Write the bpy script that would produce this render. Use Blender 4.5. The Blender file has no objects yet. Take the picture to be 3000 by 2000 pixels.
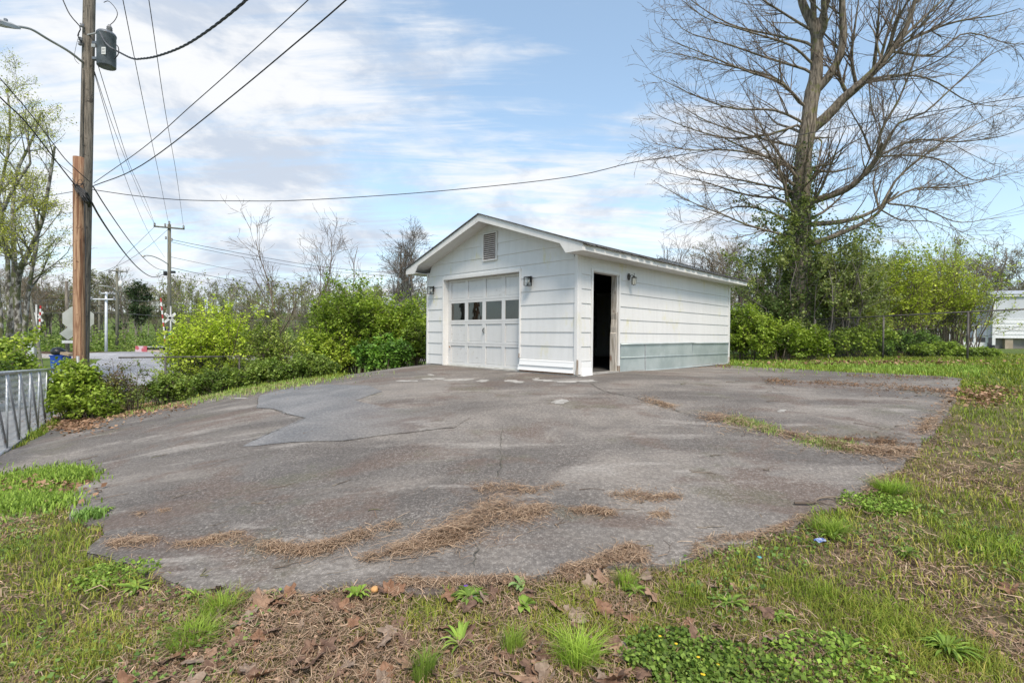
import bpy, math, random
import numpy as np
from mathutils import Vector, Matrix
from mathutils.geometry import delaunay_2d_cdt

scene = bpy.context.scene
COL = scene.collection
R_ = math.radians

# ------------------------------------------------------------------ camera
F = 1451.0                                   # focal length in photograph pixels (3000 wide)
CAMZ = 0.78
cam_d = bpy.data.cameras.new('camera'); cam = bpy.data.objects.new('camera', cam_d); COL.objects.link(cam)
cam_d.sensor_width = 36.0; cam_d.lens = F / 3000 * 36.0
cam_d.clip_start = 0.05; cam_d.clip_end = 3000
CM = Matrix.Rotation(R_(90 - 0.7), 3, 'X') @ Matrix.Rotation(R_(0.5), 3, 'Z')
cam.matrix_world = Matrix.Translation((0, 0, CAMZ)) @ CM.to_4x4()
scene.camera = cam

# ------------------------------------------------------------------ sun, exposure
SUN_EL, SUN_AZ = 52.0, 168.0                 # azimuth clockwise from +Y: behind the camera, a little right
sd = bpy.data.lights.new('sun', 'SUN'); sd.energy = 3.0; sd.angle = R_(20); sd.color = (1.0, 0.90, 0.78)
sun = bpy.data.objects.new('sun', sd); COL.objects.link(sun)
_s = Vector((math.sin(R_(SUN_AZ)) * math.cos(R_(SUN_EL)), math.cos(R_(SUN_AZ)) * math.cos(R_(SUN_EL)), math.sin(R_(SUN_EL))))
sun.rotation_euler = (-_s).to_track_quat('-Z', 'Y').to_euler()
vs = scene.view_settings
vs.view_transform = 'Standard'; vs.look = 'None'; vs.gamma = 1.0; vs.use_curve_mapping = False
vs.exposure = 0.48

# ------------------------------------------------------------------ world: clear sky and clouds
world = bpy.data.worlds.new('World'); scene.world = world; world.use_nodes = True
wn = world.node_tree; wn.nodes.clear()

class NT:
    """small node-tree writer"""
    def __init__(s, nt): s.nt = nt
    def n(s, t, **k):
        nd = s.nt.nodes.new(t)
        for a, v in k.items():
            setattr(nd, a, v)
        return nd
    def link(s, a, b): s.nt.links.new(a, b)
    def val(s, sock, v):
        if hasattr(v, 'is_output') or isinstance(v, bpy.types.NodeSocket): s.link(v, sock)
        else: sock.default_value = v
    def math(s, op, a, b=0.0, c=None, clamp=False):
        m = s.n('ShaderNodeMath', operation=op, use_clamp=clamp)
        s.val(m.inputs[0], a); s.val(m.inputs[1], b)
        if c is not None: s.val(m.inputs[2], c)
        return m.outputs[0]
    def vmath(s, op, a, b=None):
        m = s.n('ShaderNodeVectorMath', operation=op)
        s.val(m.inputs[0], a)
        if b is not None: s.val(m.inputs[1], b)
        return m.outputs['Value'] if op in ('DOT_PRODUCT', 'LENGTH') else m.outputs[0]
    def noise(s, vec, scale, detail=4, rough=0.55, dist=0.0):
        t = s.n('ShaderNodeTexNoise'); s.link(vec, t.inputs['Vector'])
        t.inputs['Scale'].default_value = scale; t.inputs['Detail'].default_value = detail
        t.inputs['Roughness'].default_value = rough; t.inputs['Distortion'].default_value = dist
        return t.outputs['Fac']
    def ramp(s, fac, stops):
        r = s.n('ShaderNodeValToRGB'); s.link(fac, r.inputs[0])
        e = r.color_ramp.elements
        while len(e) < len(stops): e.new(0.5)
        for el, (p, c) in zip(e, stops):
            el.position = p; el.color = (*c, 1) if not isinstance(c, float) else (c, c, c, 1)
        return r.outputs[0]
    def maprange(s, v, a, b, c=0.0, d=1.0, smooth=True):
        m = s.n('ShaderNodeMapRange'); m.interpolation_type = 'SMOOTHSTEP' if smooth else 'LINEAR'
        s.val(m.inputs[0], v)
        for i, x in enumerate((a, b, c, d)): m.inputs[i + 1].default_value = x
        return m.outputs[0]
    def mix(s, f, a, b, blend='MIX'):
        m = s.n('ShaderNodeMix', data_type='RGBA', blend_type=blend)
        s.val(m.inputs['Factor'], f)
        for nm, v in (('A', a), ('B', b)):
            k = [i for i in m.inputs if i.name == nm and i.type == 'RGBA'][0]
            s.val(k, (*v, 1) if isinstance(v, tuple) and len(v) == 3 else v)
        return [o for o in m.outputs if o.type == 'RGBA'][0]
    def scalev(s, vec, sc, rot=(0, 0, 0)):
        m = s.n('ShaderNodeMapping'); s.link(vec, m.inputs[0]); m.inputs['Scale'].default_value = sc
        m.inputs['Rotation'].default_value = rot
        return m.outputs[0]

w = NT(wn)
sky = w.n('ShaderNodeTexSky', sky_type='NISHITA'); sky.sun_disc = False
sky.sun_elevation = R_(SUN_EL); sky.sun_rotation = R_(SUN_AZ); sky.air_density = 1.0; sky.dust_density = 0.6; sky.ozone_density = 2.0
tc = w.n('ShaderNodeTexCoord')
dirv = w.vmath('NORMALIZE', tc.outputs['Generated'])
sep = w.n('ShaderNodeSeparateXYZ'); w.link(dirv, sep.inputs[0])
zc = w.math('MAXIMUM', sep.outputs[2], 0.0)
den = w.math('ADD', zc, 0.16)
comb = w.n('ShaderNodeCombineXYZ')
w.link(w.math('DIVIDE', sep.outputs[0], den), comb.inputs[0]); w.link(w.math('DIVIDE', sep.outputs[1], den), comb.inputs[1])
plane = comb.outputs[0]
streak = w.noise(w.scalev(plane, (0.5, 1.7, 1), (0, 0, R_(-12))), 1.25, 8, 0.6, 0.7)
puff = w.noise(w.scalev(dirv, (1, 1, 1.7)), 3.4, 8, 0.56, 0.25)
def blob(px, py, inner, outer):
    d = (CM @ Vector(((px - 1500) / F, -(py - 1000) / F, -1))).normalized()
    return w.maprange(w.vmath('DOT_PRODUCT', dirv, tuple(d)), math.cos(R_(outer)), math.cos(R_(inner)))
fine_ = w.noise(w.scalev(plane, (0.7, 3.4, 1), (0, 0, R_(-16))), 2.4, 8, 0.62, 0.9)
cover = w.math('ADD', w.math('MULTIPLY', streak, 0.80), w.math('MULTIPLY', puff, 0.40))
cover = w.math('ADD', cover, w.math('MULTIPLY', w.math('SUBTRACT', fine_, 0.5), 0.55))
cover = w.math('ADD', cover, w.math('MULTIPLY', blob(1150, 420, 5, 26), 0.10))
cover = w.math('ADD', cover, w.math('MULTIPLY', blob(330, 400, 3, 26), 0.15))
cover = w.math('ADD', cover, w.math('MULTIPLY', blob(1900, 640, 2, 15), 0.16))
cover = w.math('SUBTRACT', cover, w.math('MULTIPLY', blob(1700, 20, 4, 22), 0.10))
cover = w.math('SUBTRACT', cover, w.math('MULTIPLY', blob(2950, 250, 4, 24), 0.08))
cfac = w.maprange(cover, 0.53, 0.83)
haze = w.math('POWER', w.math('SUBTRACT', 1.0, zc, clamp=True), 7.0)
SKY_STR = 0.11
k = 0.92 / SKY_STR
shade = w.noise(w.scalev(dirv, (1, 1, 2.2)), 5.0, 6, 0.6, 0.2)
cloudcol = w.mix(w.maprange(shade, 0.38, 0.58), (0.50 * k, 0.555 * k, 0.645 * k), (0.785 * k, 0.79 * k, 0.80 * k))
blue = w.mix(1.0, sky.outputs[0], (1.65, 1.68, 1.5), 'MULTIPLY')
blue = w.mix(w.math('MULTIPLY', haze, 0.75), blue, (0.60 * k, 0.68 * k, 0.78 * k))
blue = w.mix(0.25, blue, (0.55 * k, 0.70 * k, 0.90 * k))
skyc = w.mix(w.math('MULTIPLY', cfac, 0.95), blue, cloudcol)
bg = w.n('ShaderNodeBackground'); w.link(skyc, bg.inputs[0]); bg.inputs[1].default_value = SKY_STR
out = w.n('ShaderNodeOutputWorld'); w.link(bg.outputs[0], out.inputs[0])

# ------------------------------------------------------------------ geometry helpers
rng = np.random.default_rng(7)
random.seed(7)
CMn = np.array(CM); CAM = np.array([0, 0, CAMZ])

def P(px, py, d):
    """world point seen at photo pixel (px,py), d metres in front of the camera"""
    return CAM + CMn @ np.array([(px - 1500) / F * d, -(py - 1000) / F * d, -d])

def smooth(a, b, x):
    t = np.clip((x - a) / (b - a), 0, 1); return t * t * (3 - 2 * t)

_tab = np.random.default_rng(3).random((256, 256))
def vnoise(x, y, s=1.0, seed=0):
    x = np.asarray(x) * s + seed * 17.3; y = np.asarray(y) * s + seed * 9.7
    xi = np.floor(x).astype(int); yi = np.floor(y).astype(int)
    fx = x - xi; fy = y - yi; fx = fx * fx * (3 - 2 * fx); fy = fy * fy * (3 - 2 * fy)
    g = lambda a, b: _tab[a % 256, b % 256]
    return (g(xi, yi) * (1 - fx) + g(xi + 1, yi) * fx) * (1 - fy) + (g(xi, yi + 1) * (1 - fx) + g(xi + 1, yi + 1) * fx) * fy

CP = np.array([
 (0,0,-.78),(-3,0,-.86),(3,0,-.75),(6,0,-.66),(-6,0,-1.02),(-12,0,-1.45),(12,0,-.4),(0,-8,-1.0),(-12,-8,-1.5),(12,-8,-.6),
 (0,2.7,-.58),(2.5,4.5,-.44),(0,5,-.42),(-3,5,-.65),(-6,6.2,-1.0),(-7.5,7.3,-1.09),(-11.2,12,-1.38),(-9.3,9.6,-1.23),
 (1.27,9.7,-.03),(-2.24,13.1,-.03),(6.58,15.16,-.06),(4,12,-.04),(-1,11,-.05),(2,14,-.03),(1,17,-.05),
 (-3,9,-.25),(-5,8,-.6),(-4.5,13,-.33),(-6.9,12.5,-.68),(-8.3,12,-1.02),(-6,10,-.62),
 (6,9,-.11),(9.5,10.5,-.05),(9,7,-.22),(11,16.5,.05),(8,17.5,-.03),(14,14,.22),(20,20,.3),(30,30,.4),(12,22,.1),(5,25,-.2),
 (-14,14,-1.6),(-16,20,-1.6),(-20,30,-1.6),(-20,43,-1.6),(-30,30,-1.6),(-25,15,-1.6),(-22,5,-1.6),(-7,19,-1.4),(-3,25,-1.2),(-5,40,-1.6),(-35,45,-1.6),(-45,25,-1.6),
 (10,45,-.5),(40,50,0.2),(40,20,.4)], float)
_c = 2.0
_A = np.sqrt(((CP[:, None, :2] - CP[None, :, :2]) ** 2).sum(2) + _c * _c)
_n = len(CP); _M = np.zeros((_n + 3, _n + 3)); _M[:_n, :_n] = _A + np.eye(_n) * 1e-3
_M[:_n, _n] = 1; _M[:_n, _n + 1:] = CP[:, :2]; _M[_n, :_n] = 1; _M[_n + 1:, :_n] = CP[:, :2].T
_W = np.linalg.solve(_M, np.concatenate([CP[:, 2], [0, 0, 0]]))
def zt(x, y):
    x = np.asarray(x, float); y = np.asarray(y, float); sh = np.broadcast(x, y).shape
    x = np.broadcast_to(x, sh).ravel(); y = np.broadcast_to(y, sh).ravel()
    z = np.empty(x.size)
    for i in range(0, x.size, 20000):
        a = x[i:i + 20000]; b = y[i:i + 20000]
        ph = np.sqrt((a[:, None] - CP[None, :, 0]) ** 2 + (b[:, None] - CP[None, :, 1]) ** 2 + _c * _c)
        z[i:i + 20000] = ph @ _W[:_n] + _W[_n] + _W[_n + 1] * a + _W[_n + 2] * b
    r = np.hypot(x, y - 10)
    wfar = smooth(32, 58, r)
    hill = 11.0 * smooth(75, 210, y) * (1 - 0.3 * smooth(-40, 160, x)) + 2.0 * (vnoise(x, y, 0.02) - .5) * smooth(70, 120, y)
    z = z * (1 - wfar) + wfar * (-1.6 + 1.6 * smooth(-10, 40, x) + hill)
    return z.reshape(sh)

_tg = np.geomspace(0.6, 300, 1400)
def gnd(px, py):
    """points on the ground at photo pixels"""
    px = np.atleast_1d(np.asarray(px, float)); py = np.atleast_1d(np.asarray(py, float)); o = []
    for a, b in zip(px, py):
        rd = CMn @ np.array([(a - 1500) / F, -(b - 1000) / F, -1.0])
        q = CAM[None] + rd[None] * _tg[:, None]
        f = q[:, 2] - zt(q[:, 0], q[:, 1])
        i = int(np.argmax(f < 0)) if (f < 0).any() else len(_tg) - 1
        i = max(i, 1); t = _tg[i - 1] + (_tg[i] - _tg[i - 1]) * f[i - 1] / (f[i - 1] - f[i] + 1e-9)
        o.append(CAM + rd * t)
    return np.array(o)

def spline(pts, n):
    p = np.asarray(pts, float)
    if len(p) == 2: return p[0] + (p[1] - p[0]) * np.linspace(0, 1, n)[:, None]
    q = np.vstack([2 * p[0] - p[1], p, 2 * p[-1] - p[-2]])
    seg = np.r_[0, np.cumsum(np.linalg.norm(np.diff(p, axis=0), axis=1))]
    o = []
    for s in np.linspace(0, seg[-1], n):
        i = min(max(int(np.searchsorted(seg, s, 'right')) - 1, 0), len(p) - 2)
        t = (s - seg[i]) / (seg[i + 1] - seg[i] + 1e-12)
        a, b, c, d = q[i], q[i + 1], q[i + 2], q[i + 3]
        o.append(0.5 * (2 * b + (c - a) * t + (2 * a - 5 * b + 4 * c - d) * t * t + (3 * b - a - 3 * c + d) * t ** 3))
    return np.array(o)

def props(o, label=None, cat=None, group=None, kind=None):
    if label: o['label'] = label
    if cat: o['category'] = cat
    if group: o['group'] = group
    if kind: o['kind'] = kind
    return o

def thing(name, label, cat, loc=(0, 0, 0), rz=0.0, group=None):
    o = bpy.data.objects.new(name, None); COL.objects.link(o)
    o.empty_display_size = 0.2; o.location = Vector([float(v) for v in loc]); o.rotation_euler = (0, 0, rz)
    return props(o, label, cat, group)

def link_mesh(name, me, mat, parent=None, smoothed=False):
    if mat is not None: me.materials.append(mat)
    o = bpy.data.objects.new(name, me); COL.objects.link(o)
    if parent is not None: o.parent = parent
    if smoothed: me.polygons.foreach_set('use_smooth', [True] * len(me.polygons))
    return o

def np_mesh(name, V, Fs, mat, parent=None, cols=None, smoothed=False):
    """Fs: list of int arrays (n,k). cols: per-vertex colour"""
    V = np.asarray(V, np.float32)
    if isinstance(Fs, np.ndarray): Fs = [Fs]
    me = bpy.data.meshes.new(name)
    me.vertices.add(len(V)); me.vertices.foreach_set('co', V.ravel())
    li = np.concatenate([f.ravel() for f in Fs]).astype(np.int32)
    tot = np.concatenate([np.full(len(f), f.shape[1]) for f in Fs]).astype(np.int32)
    st = np.r_[0, np.cumsum(tot)[:-1]].astype(np.int32)
    me.loops.add(len(li)); me.loops.foreach_set('vertex_index', li)
    me.polygons.add(len(tot)); me.polygons.foreach_set('loop_start', st)
    me.update(calc_edges=True)
    if cols is not None:
        a = me.color_attributes.new('Col', 'FLOAT_COLOR', 'POINT')
        c = np.ones((len(V), 4), np.float32); c[:, :3] = cols
        a.data.foreach_set('color', c.ravel())
    o = link_mesh(name, me, mat, parent, False)
    if smoothed: me.polygons.foreach_set('use_smooth', np.ones(len(tot), bool))
    return o

def tubes(Pn, Rn, S=4, cap=False):
    """polylines (n,K,3), radii (n,K) -> verts, quads"""
    Pn = np.asarray(Pn, float); Rn = np.asarray(Rn, float); n, K, _ = Pn.shape
    T = np.gradient(Pn, axis=1); T /= np.linalg.norm(T, axis=2, keepdims=True) + 1e-12
    ov = np.abs(Pn[:, -1] - Pn[:, 0]); ref = np.eye(3)[np.argmin(ov, axis=1)][:, None, :]
    N = np.cross(T, np.broadcast_to(ref, T.shape)); N /= np.linalg.norm(N, axis=2, keepdims=True) + 1e-12
    B = np.cross(T, N)
    a = np.linspace(0, 2 * np.pi, S, endpoint=False)
    V = Pn[:, :, None, :] + Rn[:, :, None, None] * (np.cos(a)[None, None, :, None] * N[:, :, None, :] + np.sin(a)[None, None, :, None] * B[:, :, None, :])
    idx = np.arange(n * K * S).reshape(n, K, S); nx = np.roll(idx, -1, axis=2)
    Q = np.stack([idx[:, :-1], nx[:, :-1], nx[:, 1:], idx[:, 1:]], axis=-1).reshape(-1, 4)
    V = V.reshape(-1, 3); fs = [Q]
    if cap and S >= 3:
        fs += [idx[:, 0, ::-1].reshape(n, S), idx[:, -1].reshape(n, S)]
    return V, fs

class MB:
    """collects shapes for one mesh"""
    def __init__(s): s.v = []; s.f = []
    def add(s, V, Fs):
        o = len(s.v); s.v += [tuple(map(float, p)) for p in V]
        if isinstance(Fs, np.ndarray): Fs = [Fs]
        for f in Fs:
            for q in f: s.f.append(tuple(int(i) + o for i in q))
        return s
    def box(s, x0, x1, y0, y1, z0, z1):
        V = [(x0,y0,z0),(x1,y0,z0),(x1,y1,z0),(x0,y1,z0),(x0,y0,z1),(x1,y0,z1),(x1,y1,z1),(x0,y1,z1)]
        return s.add(V, [[(0,3,2,1),(4,5,6,7),(0,1,5,4),(1,2,6,5),(2,3,7,6),(3,0,4,7)]])
    def prism(s, poly, axis, a, b):
        """2D polygon extruded along an axis from a to b"""
        def mk(p, t):
            return {'x': (t, p[0], p[1]), 'y': (p[0], t, p[1]), 'z': (p[0], p[1], t)}[axis]
        n = len(poly); V = [mk(p, a) for p in poly] + [mk(p, b) for p in poly]
        fs = [tuple(range(n))[::-1], tuple(range(n, 2 * n))] + [(i, (i + 1) % n, n + (i + 1) % n, n + i) for i in range(n)]
        return s.add(V, [fs])
    def tube(s, pts, r, S=8, cap=True):
        p = np.asarray(pts, float)[None]; rr = np.broadcast_to(np.asarray(r, float), (1, p.shape[1]))
        return s.add(*tubes(p, rr, S, cap))
    def lathe(s, prof, S=16, c=(0, 0, 0)):
        n = len(prof); V = []; f = []
        for r, z in prof:
            V += [(c[0] + r * math.cos(2 * math.pi * k / S), c[1] + r * math.sin(2 * math.pi * k / S), c[2] + z) for k in range(S)]
        for i in range(n - 1):
            for k_ in range(S):
                f.append((i * S + k_, i * S + (k_ + 1) % S, (i + 1) * S + (k_ + 1) % S, (i + 1) * S + k_))
        f += [tuple(range(S))[::-1], tuple(range((n - 1) * S, n * S))]
        return s.add(V, [f])
    def xf(s, m):
        s.v = [tuple(m @ Vector(p)) for p in s.v]; return s
    def build(s, name, mat, parent=None, smoothed=False, bevel=0.0):
        me = bpy.data.meshes.new(name); me.from_pydata(s.v, [], s.f)
        import bmesh
        bm = bmesh.new(); bm.from_mesh(me); bmesh.ops.recalc_face_normals(bm, faces=bm.faces)
        if bevel > 0: bmesh.ops.bevel(bm, geom=bm.edges[:], offset=bevel, segments=1, affect='EDGES', clamp_overlap=True)
        bm.to_mesh(me); bm.free(); me.update()
        return link_mesh(name, me, mat, parent, smoothed)

def inpoly(x, y, poly):
    x = np.asarray(x); y = np.asarray(y); c = np.zeros(x.shape, bool); n = len(poly); j = n - 1
    for i in range(n):
        xi, yi = poly[i][:2]; xj, yj = poly[j][:2]
        c ^= ((yi > y) != (yj > y)) & (x < (xj - xi) * (y - yi) / (yj - yi + 1e-12) + xi)
        j = i
    return c

def sheet(name, poly, off, step, mat, parent=None, zfun=None, skirt=0.0):
    """a sheet of ground inside a polygon, following the terrain, with a turned-down edge"""
    poly = np.asarray(poly, float)[:, :2]
    e = []
    for a, b in zip(poly, np.roll(poly, -1, axis=0)):
        m = max(1, int(np.linalg.norm(b - a) / step)); e += [a + (b - a) * i / m for i in range(m)]
    e = np.array(e); lo, hi = e.min(0), e.max(0)
    gx, gy = np.meshgrid(np.arange(lo[0], hi[0], step), np.arange(lo[1], hi[1], step)); g = np.c_[gx.ravel(), gy.ravel()]
    g += np.random.default_rng(1).uniform(-.3, .3, g.shape) * step
    g = g[inpoly(g[:, 0], g[:, 1], e)]
    if len(g):
        dm = np.full(len(g), 9e9)
        for i in range(0, len(e), 64): dm = np.minimum(dm, np.linalg.norm(g[:, None] - e[None, i:i + 64], axis=2).min(1))
        g = g[dm > step * .45]
    pts = np.vstack([e, g]); ne = len(e)
    r = delaunay_2d_cdt([Vector(p) for p in pts], [(i, (i + 1) % ne) for i in range(ne)], [], 1, 1e-5)
    vv = np.array([tuple(v) for v in r[0]])
    z = (zfun or zt)(vv[:, 0], vv[:, 1]) + off
    V = np.c_[vv, z]; tri = np.array([f for f in r[2] if len(f) == 3])
    fs = [tri]
    if skirt > 0:
        n0 = len(V); S = np.c_[e, zt(e[:, 0], e[:, 1]) + off]; S2 = S.copy(); S2[:, 2] -= skirt
        V = np.vstack([V, S, S2]); i = np.arange(ne); j = (i + 1) % ne
        fs.append(np.stack([n0 + i, n0 + ne + i, n0 + ne + j, n0 + j], 1))
    return np_mesh(name, V, fs, mat, parent)

# ------------------------------------------------------------------ materials
def new_mat(name):
    m = bpy.data.materials.new(name); m.use_nodes = True; nt = m.node_tree; nt.nodes.clear()
    t = NT(nt); b = t.n('ShaderNodeBsdfPrincipled'); o = t.n('ShaderNodeOutputMaterial'); t.link(b.outputs[0], o.inputs[0])
    return m, t, b, o

def bumpn(t, b, h, strength, dist=0.01):
    bp = t.n('ShaderNodeBump'); bp.inputs['Strength'].default_value = strength; bp.inputs['Distance'].default_value = dist
    t.link(h, bp.inputs['Height']); t.link(bp.outputs[0], b.inputs['Normal'])

def M(name, col, col2=None, scale=3.0, rough=0.7, metal=0.0, bump=0.0, bscale=60.0, stretch=(1, 1, 1), spec=0.4, spots=None, lo=.35, hi=.65, local=False):
    m, t, b, o = new_mat(name)
    if local: pos = t.n('ShaderNodeTexCoord').outputs['Object']
    else: pos = t.n('ShaderNodeNewGeometry').outputs['Position']
    v = t.scalev(pos, stretch)
    c = None
    if col2 is not None:
        c = t.mix(t.maprange(t.noise(v, scale, 6, .6), lo, hi), tuple(col), tuple(col2))
    if spots is not None:                       # (colour, scale, threshold, amount)
        f = t.maprange(t.noise(t.scalev(pos, (1, 1, 1)), spots[1], 5, .62), spots[2], spots[2] + .07)
        c = t.mix(t.math('MULTIPLY', f, spots[3]), c if c is not None else tuple(col), tuple(spots[0]))
    if c is None: b.inputs['Base Color'].default_value = (*col, 1)
    else: t.link(c, b.inputs['Base Color'])
    b.inputs['Roughness'].default_value = rough; b.inputs['Metallic'].default_value = metal
    b.inputs['Specular IOR Level'].default_value = spec
    if bump > 0: bumpn(t, b, t.noise(v, bscale, 4, .6), bump)
    return m

def attr_mat(name, rough=0.65, trans=0.0, spec=0.3, bright=1.0):
    m, t, b, o = new_mat(name)
    a = t.n('ShaderNodeAttribute', attribute_name='Col').outputs['Color']
    t.link(a, b.inputs['Base Color']); b.inputs['Roughness'].default_value = rough; b.inputs['Specular IOR Level'].default_value = spec
    if trans > 0:
        tr = t.n('ShaderNodeBsdfTranslucent'); t.link(t.mix(1.0, a, (1.1, 1.15, .6), 'MULTIPLY'), tr.inputs[0])
        mx = t.n('ShaderNodeMixShader'); mx.inputs[0].default_value = trans
        t.link(b.outputs[0], mx.inputs[1]); t.link(tr.outputs[0], mx.inputs[2]); t.link(mx.outputs[0], o.inputs[0])
    return m

def paint_mat(name, base, dirt=0.10, stain=0.35, chip=0.0):
    """old white house paint: faint runs, yellowed blotches, worn spots"""
    m, t, b, o = new_mat(name)
    pos = t.n('ShaderNodeNewGeometry').outputs['Position']
    runs = t.maprange(t.noise(t.scalev(pos, (9, 9, .9)), 1.0, 5, .6), .35, .75)
    cloud = t.maprange(t.noise(pos, .9, 4, .6), .35, .7)
    c = t.mix(t.math('MULTIPLY', runs, dirt), base, tuple(x * y for x, y in zip(base, (.80, .80, .78))))
    c = t.mix(t.math('MULTIPLY', cloud, dirt), c, tuple(x * y for x, y in zip(base, (.86, .86, .88))))
    st = t.math('MULTIPLY', t.maprange(t.noise(t.scalev(pos, (1.6, 1.6, 1.1)), 1.15, 5, .65), .55, .68), t.maprange(t.noise(t.scalev(pos, (10, 10, 2.0)), 1.2, 4, .6), .38, .66))
    c = t.mix(t.math('MULTIPLY', st, stain), c, (.62, .58, .36))
    spk = t.maprange(t.noise(pos, 22, 3, .6), .72, .76)
    c = t.mix(t.math('MULTIPLY', spk, .35), c, (.42, .38, .32))
    if chip > 0:
        cm = t.math('MULTIPLY', t.maprange(t.noise(t.scalev(pos, (1, 1, 1.5)), 9, 5, .7), .60, .64), t.maprange(t.noise(pos, .8, 3, .5), .5, .58))
        c = t.mix(t.math('MULTIPLY', cm, chip), c, (.23, .19, .15))
    t.link(c, b.inputs['Base Color']); b.inputs['Roughness'].default_value = .55; b.inputs['Specular IOR Level'].default_value = .35
    bumpn(t, b, t.noise(t.scalev(pos, (4, 4, 60)), 2.0, 4, .6), .12, .004)
    return m

PAINT = paint_mat('old_white_paint', (.70, .69, .67), .4, .75, .0)
PAINTF = paint_mat('peeling_fascia_paint', (.72, .70, .665), .7, .4, .8)
PAINTS = paint_mat('soffit_paint', (.70, .69, .67), .5, .2)
DOORP = paint_mat('garage_door_paint', (.645, .635, .615), .4, .15, .35)
VINYL = M('new_white_vinyl', (.80, .79, .77), rough=.35)
CASING = paint_mat('casing_paint', (.72, .705, .68), .4, .3)
GALV = M('galvanised_sheet', (.44, .50, .49), (.58, .63, .62), 1.6, .42, .55, .05, 90, spots=((.66, .70, .70), 1.3, .62, .5))
GALVP = M('galvanised_pipe', (.42, .43, .44), (.56, .57, .58), 6, .45, .6, spots=((.30, .24, .19), 9, .66, .6))
GALVD = M('weathered_pipe', (.30, .31, .33), (.42, .43, .45), 6, .55, .5, spots=((.25, .16, .10), 8, .62, .7))
WIREG = M('chain_link_wire', (.36, .37, .38), (.48, .49, .50), 3, .5, .5)
DARKPIPE = M('dark_rusty_pipe', (.07, .065, .06), (.14, .125, .11), 6, .7, .2)
WIRED = M('old_chain_link_wire', (.20, .19, .18), (.3, .29, .28), 3, .6, .4)
SHING = M('grey_asphalt_shingle', (.045, .045, .048), (.13, .125, .12), 14, .9, 0, .5, 220)
ROT = M('rotten_wood', (.20, .13, .09), (.42, .37, .31), 6, .85, 0, .5, 40, (6, 6, .6), spots=((.14, .06, .035), 5, .58, .8))
ROTL = M('weathered_jamb', (.33, .29, .24), (.62, .58, .52), 5, .8, 0, .4, 40, (6, 6, .6), spots=((.20, .11, .07), 3.5, .60, .8))
RUST = M('rusty_edge', (.22, .10, .05), (.36, .22, .12), 12, .85, .1, .3, 80)
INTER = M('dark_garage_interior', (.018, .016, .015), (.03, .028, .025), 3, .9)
BLACK = M('black_lamp_metal', (.02, .02, .022), (.05, .045, .04), 20, .45, .3)
BRONZE = M('bronze_lamp_metal', (.035, .03, .025), (.09, .075, .055), 24, .5, .4)
BEIGE = M('vent_slat_paint', (.50, .42, .37), (.62, .54, .49), 9, .6)
SPRUCE = M('grey_utility_pole_wood', (.085, .075, .062), (.24, .205, .165), 3.0, .9, 0, .6, 30, (9, 9, .7), spots=((.035, .03, .026), 7, .60, .8))
NEWWOOD = M('new_pole_wood', (.20, .095, .05), (.44, .275, .165), 2.6, .75, 0, .6, 30, (9, 9, .35), spots=((.11, .05, .025), 5.5, .60, .85), lo=.42, hi=.58)
FARPOLE = M('far_pole_wood', (.10, .10, .075), (.20, .19, .15), 3, .9, 0, .3, 30, (8, 8, .6))
WHITEPOLE = M('white_steel_pole', (.52, .55, .60), (.62, .64, .68), 3, .5)
STEEL = M('grey_painted_steel', (.10, .115, .135), (.18, .20, .225), 4, .45, .2, spots=((.20, .10, .05), 5, .66, .7))
ALU = M('dull_aluminium', (.34, .345, .33), (.43, .435, .42), 3, .5, .35)
SIGNBACK = M('bare_sign_back', (.40, .41, .36), (.47, .48, .44), 2.5, .5, .2)
CERAM = M('grey_insulator', (.22, .22, .23), rough=.3)
CABLE = M('black_cable', (.018, .018, .02), (.04, .04, .042), 9, .6)
SILVERW = M('bare_conductor', (.10, .10, .11), (.2, .2, .21), 7, .5, .3)
RED = M('red_paint', (.46, .03, .035), (.36, .04, .04), 5, .5)
WHITE = M('white_sign_paint', (.72, .72, .70), (.62, .62, .6), 5, .5)
LETTER = M('black_lettering', (.02, .02, .02), rough=.6)
BLUEP = M('blue_plastic', (.015, .06, .34), (.02, .09, .42), 4, .4)
BAG = M('black_bin_bag', (.012, .012, .014), (.03, .03, .032), 9, .3, 0, .6, 25)
ORANGE = M('orange_sign', (.75, .30, .01), rough=.5)
GREENS = M('green_street_sign', (.01, .22, .12), rough=.5)
CARD = M('cardboard', (.40, .28, .17), (.5, .37, .24), 6, .85)
CONC = M('platform_concrete', (.34, .28, .21), (.45, .38, .30), 2, .9)
GRAFF = M('graffiti_paint', (.42, .10, .12), (.55, .42, .45), 1.4, .7, lo=.45, hi=.52)
TRW = M('trailer_white_siding', (.66, .67, .69), (.74, .75, .77), 2, .5)
TRG = M('trailer_grey_panel', (.50, .52, .56), (.57, .59, .63), 1.5, .5)
TRSK = M('trailer_skirting', (.22, .20, .19), (.33, .30, .28), 3, .8)
TRROOF = M('trailer_roof_metal', (.42, .43, .45), (.55, .56, .57), 3, .5, .4)
BARK = M('furrowed_bark', (.08, .065, .05), (.27, .225, .175), 2.4, .95, 0, 1.0, 14, (7, 7, 1.1), spots=((.15, .15, .055), 3.0, .55, .75))
BARKW = M('pale_mossy_bark', (.07, .062, .05), (.34, .32, .29), 3.2, .9, 0, .6, 18, (2.5, 2.5, 1.2), spots=((.09, .10, .03), 2.2, .50, .85), lo=.42, hi=.6)
TWIG = M('brown_twig', (.11, .082, .062), (.22, .17, .13), 2.5, .85)
TWIGG = M('grey_twig', (.11, .095, .085), (.20, .175, .155), 1.5, .85)
TWIGF = M('hazed_far_twig', (.17, .145, .115), (.27, .24, .20), .4, .9)  # twig colour lightened so the haze of distance is in the paint
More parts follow.
